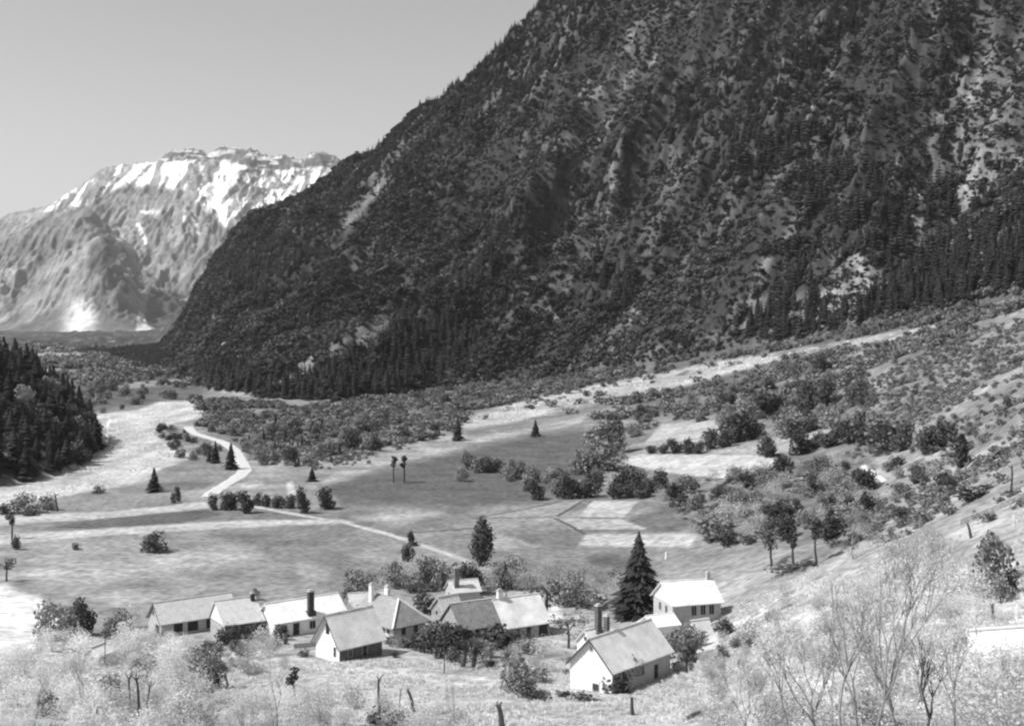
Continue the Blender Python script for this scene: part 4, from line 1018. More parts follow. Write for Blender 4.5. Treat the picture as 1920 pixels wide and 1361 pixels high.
# single trees and shrubs that can be told apart
T = [
 ('conifer',858,826,42,1.5,'tallest lone conifer beside the pale gravel band in mid valley'),
 ('conifer',1004,818,30,1.7,'lone dark conifer on the dark meadow right of the tallest one'),
 ('conifer',289,922,44,1.7,'broad dark conifer on the bank of the river gravel'),
 ('conifer',404,868,40,1.3,'dark conifer left of the road bend'),('conifer',433,880,48,1.5,'large dark conifer inside the road bend'),
 ('conifer',392,866,24,1.3,'small conifer left of the road bend'),('conifer',585,902,26,1.9,'squat conifer at the lower edge of the pale gravel'),
 ('conifer',566,838,20,1.2,'small conifer left of the pair in the young wood'),('conifer',593,834,24,1.4,'dark conifer right of the small one in the young wood'),
 ('conifer',554,875,16,1.2,'tiny conifer at the top of the pale gravel'),
 ('column',1803,878,72,1.0,'tall columnar dark tree alone on the bright right hillside'),
 ('conifer',948,1100,42,1.5,'small dark conifer behind the white ridge chimney'),
 ('spruce',1198,1152,150,1.3,'big dark spruce beside the two storey house'),
 ('conifer',180,843,60,1.5,'dark conifer at the tip of the wooded spur'),
 ('round',400,956,28,.6,'first dark tree left of the road junction'),('round',424,956,30,.7,'second dark tree in the row at the road junction'),('round',436,956,30,.8,'third dark tree in the row at the road junction'),
 ('round',461,962,36,.75,'egg shaped dark tree at the road junction'),('round',484,948,22,.8,'small dark tree first in the roadside hedge'),('round',500,950,22,.7,'grey tree second in the roadside hedge'),
 ('round',520,952,22,1.2,'wide dark bush in the roadside hedge'),('round',546,952,22,1.1,'dark bush near the end of the roadside hedge'),('round',569,962,42,.6,'tall dark tree ending the roadside hedge'),
 ('round',609,954,36,.9,'lone dark tree right of the roadside hedge'),('round',287,1035,33,1.35,'lone round dark tree in the wide left field'),
 ('darkshrub',141,1030,12,1.0,'tiny dark shrub in the left field'),('round',31,1030,24,.7,'small dark tree at the far left field edge'),('round',333,940,26,.4,'thin dark tree below the river conifer'),('round',325,943,18,.6,'small bush below the river conifer'),
 ('mid',47,962,32,1.4,'rounded grey bush by the river gravel'),('mid',90,956,26,1.0,'small grey bush by the river gravel'),('darkshrub',5,962,18,1.6,'dark bush at the left edge below the river'),('darkshrub',182,925,14,1.2,'low bush on the river bank'),
 ('darkshrub',60,966,10,2.6,'low dark hedge under the rounded grey bush'),
 ('poplar',904,1060,98,1.0,'tall grey poplar standing alone beyond the village'),
 ('round',770,1018,22,.7,'small round tree beside the lane'),('round',763,1052,32,.7,'dark tree below the small round one by the lane'),('darkshrub',775,1022,8,2,'low bush at the foot of the lane tree'),
 ('mid',865,902,24,.9,'small grey bush at the left end of the valley hedge'),('round',912,886,30,.9,'dark bush on the valley hedge beside a pale patch'),('round',884,880,24,1.1,'leafy bush left of the pale patch in mid valley'),
 ('mid',950,893,26,1.2,'grey bush in the sloping valley hedge'),('mid',975,898,26,1.2,'broad bush in the sloping valley hedge'),('mid',1000,903,26,1.2,'bush at the lower end of the sloping valley hedge'),
 ('round',1005,937,34,1.0,'dark round tree at the left corner of the small fields'),('mid',1030,905,24,1.3,'grey bush above the small fields'),
 ('round',1062,935,44,.7,'tall dark tree above the small fields'),('round',1085,933,30,1.1,'dark bush next to the tall tree above the small fields'),('round',1103,933,34,1.1,'bulky dark bush above the small fields'),
 ('round',1158,934,42,.9,'rounded dark tree above the striped field'),('round',1180,912,38,1.0,'dark round tree behind the striped field'),('round',1205,933,26,1.3,'low dark tree at the right end of the field hedge'),
 ('round',1238,916,32,1.1,'dark tree above the grey slope right of the fields'),('round',1180,933,24,1.0,'small dark bush in the field hedge'),
 ('mid',1092,888,40,1.3,'grey bushy tree left of the bright long field'),('mid',1135,882,54,1.3,'large bushy tree at the corner of the bright long field'),('round',1098,885,26,1.1,'dark bush under the grey bushy tree'),
 ('mid',1128,840,48,1.2,'grey leafy tree above the large bushy one'),('round',1150,850,58,.7,'tall dark tree above the bright long field'),('mid',1110,838,34,1.2,'bush left of the tall dark tree'),
 ('round',1146,812,20,1.4,'dark bush on the gravel fan edge'),('mid',1190,818,22,1.3,'small grey bush above the upper field'),
 ('round',1222,850,15,1.2,'first dark bush in the hedge between the two bright fields'),('round',1245,850,17,1.2,'second dark bush in the hedge between the two bright fields'),
 ('round',1265,850,24,1.1,'third dark bush in the hedge between the two bright fields'),('round',1290,850,28,1.0,'fourth dark bush in the hedge between the two bright fields'),('round',1308,850,20,1.3,'fifth dark bush in the hedge between the two bright fields'),
 ('round',1335,842,38,.7,'upright dark tree ending the hedge between the fields'),('round',1358,838,30,1.1,'dark tree right of the upright one'),('round',1385,828,50,1.3,'big dark tree at the right corner of the upper field'),
 ('round',1412,820,34,1.3,'dark spreading tree right of the upper field'),('round',1440,856,36,1.05,'round dark tree at the corner of the bright long field'),
 ('round',1500,852,40,1.1,'big round dark tree below the terraced slope'),('round',1528,840,26,1.4,'dark bush right of the big round tree'),('round',1558,836,30,1.5,'wide dark bush in the terrace hedge'),('round',1592,830,34,1.3,'dark tree in the terrace hedge'),
 ('mid',1485,818,48,1.4,'grey dome shaped tree above the terrace hedge'),('round',1520,806,26,1.3,'dark bush next to the dome shaped tree'),('mid',1555,800,30,1.4,'grey round bush above the terrace'),
 ('mid',1650,850,70,1.2,'large grey bushy tree left of the pale track'),('round',1690,846,48,.9,'dark tree at the pale track'),('round',1620,832,56,.8,'dark tree behind the large grey one'),
 ('round',1740,848,48,.9,'dark tree right of the pale track'),('round',1768,838,46,1.0,'dark bushy tree left of the columnar tree'),('round',1430,782,44,.9,'dark leafy tree on the fan above the bright fields'),
 ('round',1455,775,34,.8,'slender dark tree on the upper fan'),('round',1515,768,48,.8,'tall dark tree standing on the middle terrace'),('round',1548,762,46,.8,'dark tree right of the tall one on the middle terrace'),
 ('round',1540,700,34,.8,'dark tree on the upper terrace below the gravel band'),('round',1445,735,24,.9,'small dark tree right of the gravel band'),('round',1612,758,44,.9,'dark tree at the foot of the stony slope'),
 ('mid',1360,800,30,1.2,'grey bush above the upper field'),('mid',1395,785,34,1.3,'round grey tree above the upper field'),('round',1720,905,22,1.2,'dark bush beside the stone wall'),
 ('round',1467,897,42,.9,'dark tree below the right end of the long field'),('round',1440,905,24,1.1,'small dark bush below the long field'),('mid',1375,900,24,1.4,'grey bush on the lower edge of the long field'),
 ('round',1600,918,16,2.6,'long low dark bush on the grassy bank'),('round',1626,920,36,1.0,'round dark bush on the grassy bank'),('darkshrub',1765,912,28,.9,'upright dark shrub on the bright slope'),
 ('darkshrub',1825,935,22,3.0,'long dark bush casting a black shadow on the bright slope'),('darkshrub',1860,975,12,1.6,'dark bush on the wall across the bright slope'),('darkshrub',1905,935,16,1.8,'low dark bush at the right edge'),
 ('round',1735,975,18,1.1,'small round bush on the bright slope'),('round',1735,905,14,1.1,'tiny round bush on the bright slope'),
 ('round',1475,1010,38,1.1,'dark spreading tree at the top of the right meadow'),('round',1560,985,30,.8,'dark tree among the orchard shoots'),('round',1440,975,28,1.0,'dark bush in the orchard'),
 ('mid',1340,1012,44,1.6,'grey slanting bush at the corner of the meadow'),('darkshrub',1362,1022,30,1.2,'dark bush beside a pale stone at the meadow corner'),('darkshrub',1405,1020,14,1.8,'low dark bush on the meadow edge'),
 ('darkshrub',1470,1075,20,2.2,'low dark thicket at the foot of the meadow trunks'),('darkshrub',1515,1068,16,2.4,'long low thicket right of the meadow trunks'),
 ('mid',1860,1095,90,.8,'large dark grey leafy tree on the right slope'),('mid',1878,1130,50,.7,'grey leafy tree below the large one on the right slope'),('round',1885,1120,48,.8,'dark tree below the large one on the right slope'),
 ('round',1360,1190,28,1.25,'round dark bush at the corner of the two storey house'),
 ('mid',90,1198,64,.8,'dark grey leafy tree standing on the white field'),('mid',132,1188,50,.8,'grey tree right of the one on the white field'),('round',160,1190,60,.6,'slim dark tree beside the white field'),
 ('mid',205,1196,34,.9,'grey tree left of the long barn'),('mid',228,1196,48,.7,'leafy grey tree beside the barn gable'),('soft',245,1176,44,1.0,'feathery grey tree touching the barn gable'),
 ('mid',478,1125,22,.8,'small grey tree behind the farmhouse chimney'),('darkshrub',495,1188,34,1.1,'dark bush before the long white house'),('darkshrub',475,1200,26,1.3,'dark bush right of the farmhouse wall'),
 ('darkshrub',430,1208,32,1.4,'dense dark bush below the farmhouse'),('darkshrub',395,1218,18,1.8,'low dark bush left of the dense one'),('darkshrub',520,1200,26,.9,'dark bush in the shade of the white roof'),
 ('darkshrub',517,1208,12,1.1,'small dark ball shaped bush on the garden edge'),('darkshrub',535,1208,9,1.0,'tiny dark bush on the garden edge'),('softshrub',545,1165,30,1.0,'grey bush against the white roof'),
 ('mid',400,1290,60,.7,'dark grey tree above the short bare trunks'),('mid',375,1260,44,.8,'dark grey tree below the farmhouse'),('darkshrub',398,1316,22,1.6,'dark bush left of the rounded pale bush'),
 ('paleshrub',430,1330,40,1.6,'rounded very pale bush in the front meadow'),
 ('mid',668,1108,38,1.1,'leafy tree behind the white chimney'),('mid',683,1112,40,.9,'grey tree between the two chimneys'),('soft',625,1125,30,1.2,'grey tree left of the white chimney'),
 ('mid',740,1100,44,1.0,'grey tree behind the hipped roof'),('soft',770,1098,50,1.1,'soft grey tree behind the hipped house'),('mid',800,1098,52,.9,'grey tree at the bend behind the village'),('mid',828,1105,50,.7,'slim grey tree before the tall dark chimney'),
 ('round',868,1115,54,.8,'dark tree right of the tall dark chimney'),('round',885,1112,48,.8,'dark tree below the poplar'),('soft',915,1105,44,1.2,'pale tree right of the dark pair behind the village'),
 ('darkshrub',776,1108,13,2.4,'rounded dark hedge behind the hipped house'),('darkshrub',800,1108,15,1.4,'dark ball of hedge behind the stone shed'),('darkshrub',795,1145,34,1.2,'dark tree beside the hipped end'),
 ('darkshrub',925,1212,40,1.6,'black shaded clipped tree before the stone house'),('darkshrub',960,1206,24,2.0,'dark low bush beneath the stone house wall'),('darkshrub',770,1212,18,2.6,'dark hedge at the foot of the hipped house'),
 ('darkshrub',714,1198,11,1.8,'small dark bush before the white wall'),('darkshrub',735,1205,14,2.6,'dark low hedge along the white wall'),('darkshrub',820,1210,32,1.8,'dark bush below the stone shed'),
 ('round',855,1218,44,1.2,'dark tree below the dark patched roof'),('darkshrub',790,1208,24,1.6,'dark bush at the corner of the hipped house'),
 ('mid',1080,1118,34,1.1,'grey tree in the yard behind the large house'),('mid',1060,1130,40,1.0,'grey leafy tree right of the light slate roof'),('darkshrub',1120,1140,24,1.4,'dark bush behind the tall chimney'),
 ('darkshrub',1092,1140,22,1.2,'dark bush left of the tall chimney'),('soft',1035,1125,46,1.1,'feathery tree behind the leaning one'),('soft',1000,1105,34,1.3,'soft grey tree behind the slate roof'),
 ('mid',970,1300,66,.9,'dark gnarled orchard tree left of the large house'),('mid',990,1308,36,1.2,'leafy dark bush beside the gnarled orchard tree'),('darkshrub',1005,1312,22,1.6,'dark low bush under the orchard tree'),
 ('darkshrub',1055,1308,14,2.0,'low dark bush before the white gable'),('darkshrub',1090,1316,18,2.2,'dark bush at the foot of the white gable'),
 ('mid',1165,1290,66,.8,'grey vine covered tree at the corner of the large house'),('darkshrub',1162,1298,40,1.1,'dark dense bush against the large house wall'),('mid',1185,1262,44,.9,'grey bush below the large roof'),('darkshrub',1210,1242,30,1.4,'dark bush under the eave of the large house'),
 ('mid',1285,1236,62,.9,'bushy grey tree right of the large roof'),('mid',1312,1212,30,.9,'grey tree between the large house and the two storey house'),('darkshrub',1240,1235,24,1.5,'dark bush behind the trunk with a bushy head'),
 ('softshrub',1010,1228,30,1.8,'rounded pale grey bush in the middle of the village green'),('softshrub',990,1222,22,1.6,'pale bush beside the rounded one on the green'),('softshrub',670,1232,14,1.4,'small bush at the shaded cottage wall'),
 ('darkshrub',668,1230,18,1.6,'dark bush in the shade of the cottage'),('darkshrub',690,1222,16,1.2,'dark bush at the far corner of the cottage'),('darkshrub',572,1230,12,1.6,'dark bush left of the white gable of the cottage'),
 ('softshrub',1030,1262,24,1.3,'grey garden bush'),('mid',1015,1280,30,1.0,'small tree in the garden left of the white gable'),
 ('darkshrub',715,1368,34,1.4,'dark bush at the bottom edge below the bare trunks'),('mid',745,1372,34,1.5,'grey bush at the bottom edge'),('mid',350,1368,54,1.0,'dark grey tree at the bottom edge'),('mid',90,1350,50,.8,'dark grey tree at the lower left corner'),
 ('round',180,1372,44,1.2,'dark bush at the lower left edge'),('mid',262,1282,40,.7,'small dark grey tree in the pale bushes'),('mid',205,1330,60,.8,'grey tree in the pale bushes at lower left'),
]
for k, px, py, h, wr, lab in T:
    if lab == 'grey garden bush': lab = 'grey bush in the garden left of the white gable'
    place(k, px, py, h, lab, wr=wr)

# ------------------------------------------------------------------ groups of plants
MARKS = [('the foot of the wooded spur',60,893),('the lower slope of the wooded spur',110,840),('the middle of the wooded spur',60,790),('the left edge of the wooded spur',0,830),('the shoulder of the wooded spur',120,760),('the top of the wooded spur',20,690),
 ('the left end of the dark forest',400,735),('the pale scree chute',560,720),('the bend of the forest edge',760,725),('the forest edge above the young wood',680,690),('the far slope of the dark forest',480,690),('the light rock patch',1500,570),('the right hand forest',1620,590),('the forest above the gravel band',1720,570),('the forest at the right edge',1850,520),('the upper right forest',1780,480),
 ('the river conifer',289,910),('the tip of the wooded spur',185,830),('the road bend',455,870),('the tallest lone conifer',858,815),('the two slender pollards',748,890),
 ('the pale stone patches',1035,825),('the upper bright field',1300,800),('the bright long field',1320,875),('the dome shaped tree',1485,800),('the pale track',1725,850),('the columnar tree',1803,860),
 ('the stony upper slope',1850,650),('the end of the gravel band',1700,625),('the middle of the gravel band',1350,690),('the meadow trunks',1487,1050),('the slope wall',1860,970),
 ('the white field',70,1180),('the long barn',300,1170),('the tiny white shed',172,1245),('the lower left corner',60,1340),('the row of three bare trunks',260,1320),('the rounded pale bush',430,1320),
 ('the cottage',615,1235),('the front meadow trunks',748,1335),('the large gabled house',1108,1290),('the low stone wall',1330,1262),('the two storey house',1300,1180),('the tallest twiggy tree',1650,1200),
 ('the dark forked tree',1735,1250),('the hillside house',1850,1240),('the bottom right corner',1860,1340),('the fallen log',1262,1355),('the small fields',1130,965),('the distant meadow strip',280,720),
 ('the foot of the dark forest',600,765),('the top of the young wood',850,740),('the orchard saplings',1600,960),('the poplar',904,1050),('the tall dark chimney',843,1100),('the white ridge chimney',940,1110),('the dark spruce',1198,1100)]
ORD = ['first','second','third','fourth','fifth','sixth','seventh','eighth','ninth','tenth','eleventh','twelfth','thirteenth','fourteenth','fifteenth','sixteenth','seventeenth','eighteenth','nineteenth','twentieth'] + ['twenty-' + w for w in ('first','second','third','fourth','fifth','sixth','seventh','eighth','ninth')] + ['thirtieth'] + ['thirty-' + w for w in ('first','second','third','fourth','fifth','sixth','seventh','eighth','ninth')]
LOOK = {'mid': 'mid grey tree', 'soft': 'soft grey tree', 'pale': 'pale blossoming tree', 'round': 'dark leafy tree', 'conifer': 'dark conifer', 'shrub': 'grey shrub', 'softshrub': 'soft grey shrub',
        'paleshrub': 'pale low bush', 'darkshrub': 'dark shrub'}
MADE = list(PRE)
def single_out(made):
    bins = {}
    for a, b, h, k, o in made:
        mk = min(MARKS, key=lambda m: (m[1] - a) ** 2 + 2.5 * (m[2] - b) ** 2)
        side = 'above' if b < mk[2] - 8 else 'below'
        bins.setdefault((k, side, mk[0]), []).append((a, h, o))
    for (k, side, mk), L in bins.items():
        L.sort(key=lambda e: e[0])
        for i, (a, h, o) in enumerate(L):
            if len(L) == 1: o['label'] = '%s %s %s' % (LOOK[k], side, mk)
            else: o['label'] = '%s %s %s, %s from the left' % (LOOK[k], side, mk, ORD[min(i, 38)])
ROADZONE = [(343,793),(400,812),(450,835),(475,880),(470,900),(400,945),(378,940),(430,890),(428,850),(400,838),(350,815)]
def group_scatter(kinds, poly, n, hm, label, cat, group, mind=3.0, seed=0, wr=(.9, 1.3), dens=None):
    r = np.random.default_rng(1000 + seed); Pq = np.array(poly, float)
    got = 0; kept = []; tries = 0; made = []
    while got < n and tries < 14:
        tries += 1
        q = r.uniform(Pq.min(0), Pq.max(0), (n * 3, 2)); m = poly_mask(q[:, 0], q[:, 1], poly, .5) > .5
        q = q[m & (poly_mask(q[:, 0], q[:, 1], ROADZONE, .5) < .5)]
        if not len(q): continue
        W_ = at_many(q)
        for p, (a, b) in zip(W_, q):
            if got >= n: break
            if dens is not None and fbm(np.array([p[0] / dens]), np.array([p[1] / dens]), 2, seed)[0] < .5: continue
            if any((p[0] - c) ** 2 + (p[1] - d) ** 2 < mind ** 2 for c, d in kept): continue
            kept.append((p[0], p[1])); got += 1
            h = float(r.uniform(*hm)); k = kinds[int(r.integers(len(kinds)))]
            o_ = place(k, 0, 0, h * F / p[1], label, cat, group, float(r.uniform(*wr)), P3=p)
            made.append((a, b, h, k, o_))
    MADE.extend(made)
    return got
group_scatter(['darkshrub','mid','softshrub','darkshrub'], [(540,1195),(700,1180),(860,1200),(1060,1170),(1080,1260),(1000,1310),(900,1250),(700,1230),(560,1225)], 34, (.7, 2.2), 'bush in the village gardens', 'shrub', 'bushes of the village gardens', 2.2, 21)
group_scatter(['round','mid','soft'], [(560,1140),(650,1120),(700,1140),(690,1165),(600,1160)], 7, (1.6, 3.6), 'tree between the houses', 'tree', 'trees between the houses', 2.4, 28)
group_scatter(['round','mid','darkshrub'], [(790,1185),(900,1195),(960,1215),(900,1262),(800,1235)], 14, (1.4, 3.8), 'dark tree in the middle of the village', 'tree', 'dark trees in the middle of the village', 2.4, 29)
group_scatter(['mid','soft','softshrub'], [(240,1200),(560,1215),(580,1250),(400,1280),(240,1260)], 22, (1.4, 3.6), 'grey bush below the long barn', 'shrub', 'bushes below the long barn', 2.5, 22)
group_scatter(['mid','darkshrub','soft'], [(1200,1215),(1380,1195),(1420,1215),(1340,1260),(1220,1270)], 16, (1.0, 2.6), 'bush beside the two storey house', 'shrub', 'bushes near the two storey house', 2.2, 23)
group_scatter(['conifer','mid','round'], [(470,870),(560,800),(860,770),(880,800),(700,848),(600,880)], 46, (2.5, 6), 'tree on the pale gravel below the young wood', 'tree', 'trees below the young wood', 4, 24)
group_scatter(['pale','paleshrub'], [(1770,1230),(1915,1250),(1915,1300),(1770,1300)], 9, (2.0, 3.4), 'blossoming bush in front of the hillside house', 'tree', 'bushes in front of the hillside house', 1.6, 25)
group_scatter(['round','mid','softshrub'], [(1420,880),(1650,850),(1800,900),(1780,960),(1680,1020),(1560,1030),(1480,990)], 46, (1.2, 3.2), 'bush in the scrub on the right bank', 'shrub', 'scrub of the right bank', 2.2, 26)
group_scatter(['mid','round','mid'], [(870,870),(1000,880),(1180,890),(1240,905),(1210,930),(1000,925),(880,890)], 34, (2.2, 5.0), 'bush in the long valley hedge', 'shrub', 'bushes of the long valley hedge', 3.0, 27)
print('young wood', group_scatter(['mid','mid','round','conifer'], [(400,790),(620,775),(860,735),(1000,735),(860,790),(700,830),(560,880),(480,860)], 80, (3, 7), 'small grey tree in the young wood between the mountain foot and the gravel band', 'tree', 'young trees between mountain foot and gravel band', 3.5, 1),
 group_scatter(['mid','round','darkshrub'], [(280,805),(350,795),(420,800),(430,850),(360,870),(320,845)], 34, (2.0, 3.6), 'small tree in the thicket between river gravel and road', 'tree', 'thicket between the river and the road', 3.5, 2),
 group_scatter(['shrub','darkshrub','mid'], [(160,770),(150,735),(240,700),(380,695),(370,748),(300,752),(200,776)], 70, (3, 7), 'scrubby tree on the flat beyond the river gravel', 'tree', 'scrub beyond the river', 5, 3),
 group_scatter(['mid','soft','round','softshrub'], [(1230,915),(1420,880),(1640,870),(1640,960),(1560,1010),(1400,1000),(1300,985),(1250,955)], 90, (2.2, 5), 'grey bush in the dense scrub above the right meadow', 'shrub', 'scrub above the right meadow', 2.6, 4),
 group_scatter(['mid','shrub','round'], [(1170,770),(1500,690),(1640,700),(1640,790),(1440,800),(1200,790)], 60, (2, 5), 'grey shrub scattered on the upper gravel fan', 'shrub', 'shrubs of the upper fan', 4, 5))
ns = group_scatter(['shrub','shrub','softshrub','darkshrub'], [(1560,680),(1700,640),(1920,570),(1990,560),(1990,940),(1860,880),(1700,860),(1640,820),(1580,780)], 120, (1.1, 2.6), 'small grey shrub dotted over the stony right hillside', 'shrub', 'shrubs dotted over the stony right hillside', 3.0, 6)
print('hill shrubs', ns)
group_scatter(['pale','pale','soft','paleshrub'], [(-40,1400),(-40,1250),(100,1215),(330,1200),(380,1250),(360,1400)], 100, (2.2, 4.6), 'pale blossoming fruit tree in the lower left orchard', 'tree', 'blossoming trees of the lower left orchard', 2.6, 7, (.9, 1.3))
group_scatter(['pale','softshrub','paleshrub','soft'], [(380,1310),(640,1320),(860,1345),(880,1400),(360,1400)], 58, (1.5, 3.2), 'pale bush in the tall grass of the front meadow', 'shrub', 'pale bushes of the front meadow', 3.0, 8)
group_scatter(['softshrub','paleshrub','soft'], [(1340,1185),(1440,1130),(1520,1050),(1640,990),(1760,1010),(1780,1130),(1760,1400),(1240,1400),(1300,1290)], 115, (1.6, 3.6), 'pale leafy bush on the right foreground slope', 'shrub', 'pale bushes on the right foreground slope', 2.4, 9)
group_scatter(['pale','paleshrub'], [(1700,1060),(1830,1060),(1830,1150),(1920,1240),(1990,1250),(1990,1400),(1740,1400),(1740,1150)], 60, (1.8, 4.0), 'white blossoming bush below the hillside house', 'shrub', 'blossoming bushes at the lower right', 2.6, 10)
group_scatter(['soft','softshrub','mid'], [(850,1110),(960,1070),(1180,1090),(1150,1140),(1050,1140),(1000,1105)], 26, (2.0, 4.4), 'soft grey tree at the back of the village', 'tree', 'soft grey trees behind the village', 3.5, 12)

single_out(MADE)
# twiggy bare trees of the right foreground
def twiggy(px, py, hpx, label, seed, depth=5, leaf=True, Y=None, m=None, lm=None, spread=.42, lean=0.0, n=(2, 3), r=.014, ls=.05):
    p = at(px, py) if Y is None else np.array([(px - CX) / F * Y, Y, float(ground((px - CX) / F * Y, Y))])
    h = hpx * p[1] / F; rnd = random.Random(seed); mb = MB(); tips = []
    t = empty('bare_tree', p, 0); tag(t, label, 'tree')
    branchy(mb, (0, 0, -.3), (lean, 0, 1), h * .26, h * r, depth, rnd, tips, spread, .16, n, 6)
    mb.build('trunk', m or M_greybark, t)
    if leaf:
        tp = np.array(tips); k = 5
        c = np.repeat(tp, k, 0) + np.random.default_rng(seed).normal(size=(len(tp) * k, 3)) * h * .022
        V, Fc = leaf_cloud(c, np.full(len(c), .05 * h * .3), len(c), ls, seed)
        link('crown', mesh_np('crown', V, Fc, [lm or M_pale]), t)
    return t
twiggy(1640, 0, 470, 'tall bare twiggy tree rising through the right foreground', 3, 6, True, 62, M_greybark, M_soft, .36, .06, (2, 3), .011, .035)
twiggy(1560, 0, 300, 'slender leaning bare tree left of the tallest twiggy tree', 5, 5, True, 72, M_greybark, M_soft, .4, -.3)
twiggy(1735, 0, 260, 'dark forked bare tree right of the tallest twiggy tree', 8, 4, False, 70, M_bark, None, .5, .1, (2, 3), .02)
twiggy(1480, 0, 230, 'grey bare tree at the bottom of the right meadow', 12, 5, True, 82, M_greybark, M_pale, .45, .1)
twiggy(1850, 0, 220, 'pale twiggy tree before the hillside house', 15, 5, True, 76, M_palebark, M_pale, .5, -.1)
twiggy(1330, 0, 130, 'low pale twiggy tree at the bottom edge right of centre', 19, 4, True, 112, M_palebark, M_pale, .6)
twiggy(1693, 1010, 110, 'thin bare tree standing on the track above the orchard', 23, 5, False, None, M_greybark, None, .3, 0, (2, 2), .014)
twiggy(1600, 1050, 120, 'thin bare sapling in the orchard shoots', 25, 5, True, None, M_greybark, M_soft, .3, .1)
twiggy(1752, 1000, 60, 'small bare tree beside the pale track', 27, 4, False, None, M_greybark, None, .5)
twiggy(890, 1255, 70, 'bare twiggy tree before the old barn', 29, 5, True, None, M_bark, M_dark, .5)

for i, (px, h, Y, lab) in enumerate([(600,110,140,'small pale twiggy tree at the bottom of the front meadow'),(860,100,142,'low twiggy tree at the bottom edge beside the thick stump'),(520,150,150,'slender twiggy tree in the middle of the front meadow'),(150,150,140,'grey twiggy tree among the lower left orchard blossoms'),(1580,420,60,'second tall bare tree crossing the right foreground'),(1400,200,88,'thin grey twiggy tree left of the tall bare trees'),(1520,260,78,'spraying bare tree with upright twigs in the right foreground'),(1600,330,70,'fan shaped twiggy tree just left of the tallest one'),
  (1680,380,66,'thin upright twiggy tree just right of the tallest one'),(1720,240,84,'grey fan of bare twigs behind the dark forked tree'),(1790,260,72,'spindly twiggy tree left of the hillside house'),(1440,150,95,'small fan of twigs at the bottom right of the meadow'),
  (1900,200,80,'bare twiggy tree at the right edge of the picture'),(1560,190,96,'tangled twiggy bush tree behind the leaning bare tree'),(1650,220,92,'tangled grey sapling behind the tallest twiggy tree'),(300,130,128,'small bare twiggy tree in the lower left orchard'),
  (470,120,132,'thin bare tree at the bottom edge of the front meadow'),(60,150,128,'bare twiggy tree at the lower left corner')]):
    twiggy(px, 0, h, lab, 60 + i, 5, True, Y, M_greybark, M_soft if i % 2 else M_pale, .34, random.uniform(-.2, .2), (2, 3), .012, .04)
# ------------------------------------------------------------------ masses nobody could count
tuft = []
for i in range(5):
    r = np.random.default_rng(700 + i); n = 18; V = []; 
    for k in range(n):
        a = r.random() * 6.28; d = r.random() * .45; l = .3 + .35 * r.random(); c, s_ = cos(a), sin(a); x, y = d * cos(a * 3), d * sin(a * 3); lh = .5 + .6 * r.random(); w = .07
        V += [(x - s_ * w, y + c * w, 0), (x + s_ * w, y - c * w, 0), (x + c * l * .6 + s_ * w * .6, y + s_ * l * .6 - c * w * .6, lh * .7), (x + c * l, y + s_ * l, lh)]
    tuft.append(mesh_np('grass_tuft', V, np.arange(4 * n).reshape(n, 4), [M_grass]))
X, Y = scatter_world(160000, -105, 135, 60, 230)
px, py = wpx(X, Y, ground(X, Y)); ok = (px > -500) & (px < 2700) & (py > 960 + 130 * (px < 1900))
hd = fbm(X / 5, Y / 5, 3, 801); ok &= hd > .36; ok &= ~((py < 1240) & (px < 1350)); ok &= poly_mask(px, py, FIELDS[11][0], 3) < .5
X, Y = X[ok], Y[ok]; H = rng.uniform(.15, .6, len(X)) * (.3 + 1.2 * hd[ok])
stuff('tall_grass', np.c_[X, Y, ground(X, Y) - .05], scl(H, 1.0, 1.9), tuft, 'pale tall grass covering the foreground slope', 'grass')
# scrub on fan and hillside, beyond what can be told apart
X, Y = scatter_world(90000, -260, 420, 180, 1050)
Z = ground(X, Y); _, T_ = mountain(X, Y); px, py = wpx(X, Y, Z)
w = np.zeros(len(X))
for poly, v in (([(1380,760),(1560,690),(1790,600),(2100,500),(2100,980),(1860,900),(1640,860),(1600,800)], 1.0), ([(380,790),(640,772),(860,730),(1300,690),(1560,650),(1560,700),(1300,760),(1180,790),(1000,770),(860,800),(650,880),(480,865)], .6),
                ([(1230,910),(1650,850),(1660,990),(1330,1010)], .7), ([(1330,1012),(1240,930),(1450,880),(1650,850),(1800,900),(1780,960),(1700,1010),(1560,1030)], 1.0), ([(1560,860),(1920,760),(1990,940),(1800,985),(1650,950)], .5), ([(1940,700),(2700,500),(2700,1500),(1960,1300)], .5), ([(480,860),(560,790),(860,770),(880,800),(700,850),(600,885)], 1.0), ([(1180,720),(1640,650),(1600,780),(1200,800)], .5)):
    w = np.maximum(w, v * poly_mask(px, py, poly, 8))
for f in FIELDS: w *= 1 - poly_mask(px, py, f[0], 4)
w *= 1 - .85 * poly_mask(px, py, SCREE, 4); w *= 1 - .7 * poly_mask(px, py, LOWPATH, 4); w *= 1 - poly_mask(px, py, ROADZONE, 3)
ok = (T_ < .01) & (rng.random(len(X)) < w * sstep(.3, .6, fbm(X / 20, Y / 20, 3, 811)) * np.where(Y < 560, .9, .45))
X, Y, Z = X[ok], Y[ok], Z[ok]; H = rng.uniform(.5, 2.2, len(X)) * np.where(Y > 560, 1.9, .8)
print('scrub', len(X))
stuff('scrub', np.c_[X, Y, Z - .1], scl(H, 1.1, 1.8), far_mid, 'low grey scrub covering the gravel fan and stony hillside', 'scrub')
X, Y = scatter_world(60000, -330, 400, 560, 1080)
Z = ground(X, Y); _, T_ = mountain(X, Y); px, py = wpx(X, Y, Z)
ok = (T_ < .06) & (poly_mask(px, py, [(360,752),(640,764),(830,705),(1100,680),(1360,632),(1560,606),(1900,536),(1980,556),(1790,600),(1560,638),(1200,698),(900,768),(640,800),(400,790)], 6) > rng.random(len(X)))
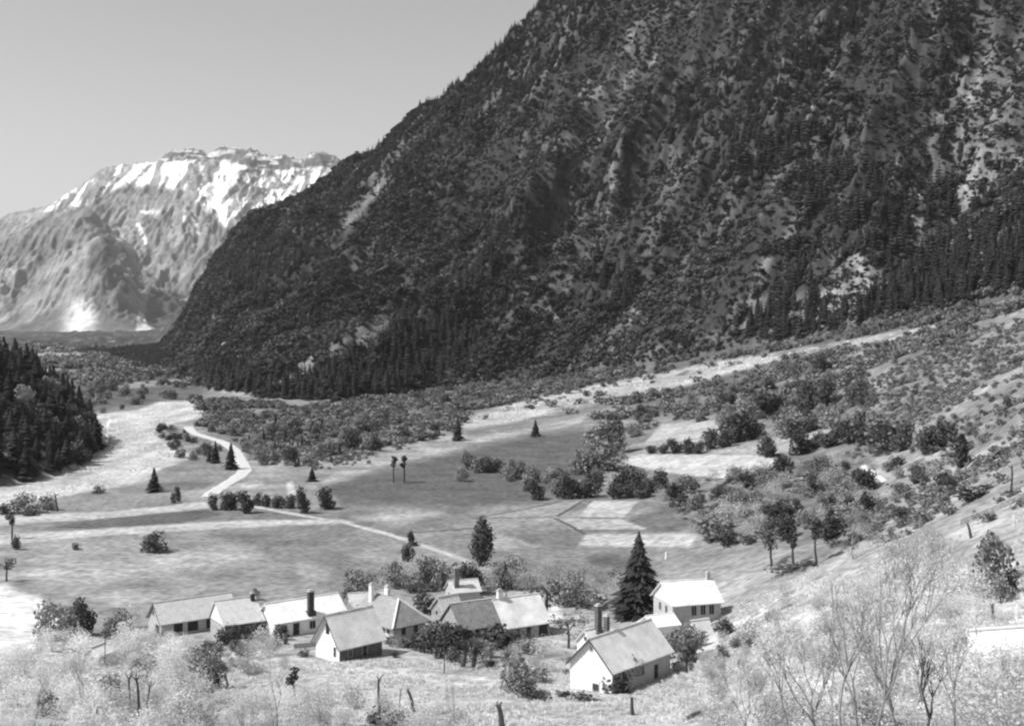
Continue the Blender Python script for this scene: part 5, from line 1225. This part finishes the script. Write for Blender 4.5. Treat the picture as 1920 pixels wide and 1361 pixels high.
ok &= fbm(X / 16, Y / 16, 3, 815) > .47; ok &= poly_mask(px, py, ROADZONE, 3) < .4
X, Y, Z = X[ok], Y[ok], Z[ok]; H = rng.uniform(1.0, 3.6, len(X)) * (.4 + 1.1 * fbm(X / 25, Y / 25, 2, 817)); print('foot scrub', len(X))
stuff('foot_scrub', np.c_[X, Y, Z - .1], scl(H, 1.0, 1.6), far_bush2[:2] + far_mid[:4] + far_conif[:1], 'dark young scrub between the mountain foot and the gravel band', 'scrub')
# trees and hedges on the far plain
X, Y = scatter_world(26000, -1500, -250, 1000, 4200); Z = ground(X, Y); _, T_ = mountain(X, Y)
ok = (T_ < .0) & (fbm(X / 120, Y / 60, 3, 821) > np.where(Y < 1700, .52, .62)); px, py = wpx(X, Y, Z); ok &= (px > -60) & (px < 420) & (poly_mask(px, py, RIVER, 3) < .5) & (poly_mask(px, py, [(165,730),(240,717),(382,708),(384,716),(250,727)], 3) < .5)
X, Y, Z = X[ok], Y[ok], Z[ok]; H = rng.uniform(3, 9, len(X)); print('plain', len(X))
stuff('plain_woodland', np.c_[X, Y, Z], scl(H, 1.0, 1.8), far_mid, 'scattered woods and hedges covering the distant plain', 'woodland')
# stones on the river bed
stone = [mesh_np('stone', *(lambda v, f: (v, f))(np.array([(-1,-1,-.4),(1,-.8,-.4),(.9,1,-.4),(-.8,.9,-.4),(-.6,-.5,.7),(.5,-.6,.5),(.6,.4,.8),(-.4,.5,.5)]) * np.array([.6, .5, .5]), np.array([(0,1,5,4),(1,2,6,5),(2,3,7,6),(3,0,4,7),(4,5,6,7)])), [M_rock])]
X, Y = scatter_world(60000, -420, 250, 330, 1050); Z = ground(X, Y); px, py = wpx(X, Y, Z)
ok = (np.maximum(poly_mask(px, py, RIVER, 3), poly_mask(px, py, SCREE, 3)) > .5) & (fbm(X / 8, Y / 24, 3, 831) > .52)
X, Y, Z = X[ok], Y[ok], Z[ok]; H = rng.uniform(.3, 1.1, len(X)); print('stones', len(X))
stuff('river_stones', np.c_[X, Y, Z], scl(H, .9, 1.6), stone, 'pale stones strewn over the river gravel and the fan', 'stones')

# ------------------------------------------------------------------ air
hz = MB(); hz.box(-9000, 9000, -60, 9600, -90, 1420)
hm = bpy.data.materials.new('haze'); hm.use_nodes = True; hn = hm.node_tree; hn.nodes.clear()
pv = hn.nodes.new('ShaderNodeVolumePrincipled'); ho = hn.nodes.new('ShaderNodeOutputMaterial')
pv.inputs['Color'].default_value = (.95, .95, .95, 1); pv.inputs['Density'].default_value = 2.3e-5; pv.inputs['Anisotropy'].default_value = .2
hn.links.new(pv.outputs[0], ho.inputs['Volume'])
o = hz.build('haze', hm); tag(o, kind='stuff', label='thin pale haze filling the valley air', cat='haze')
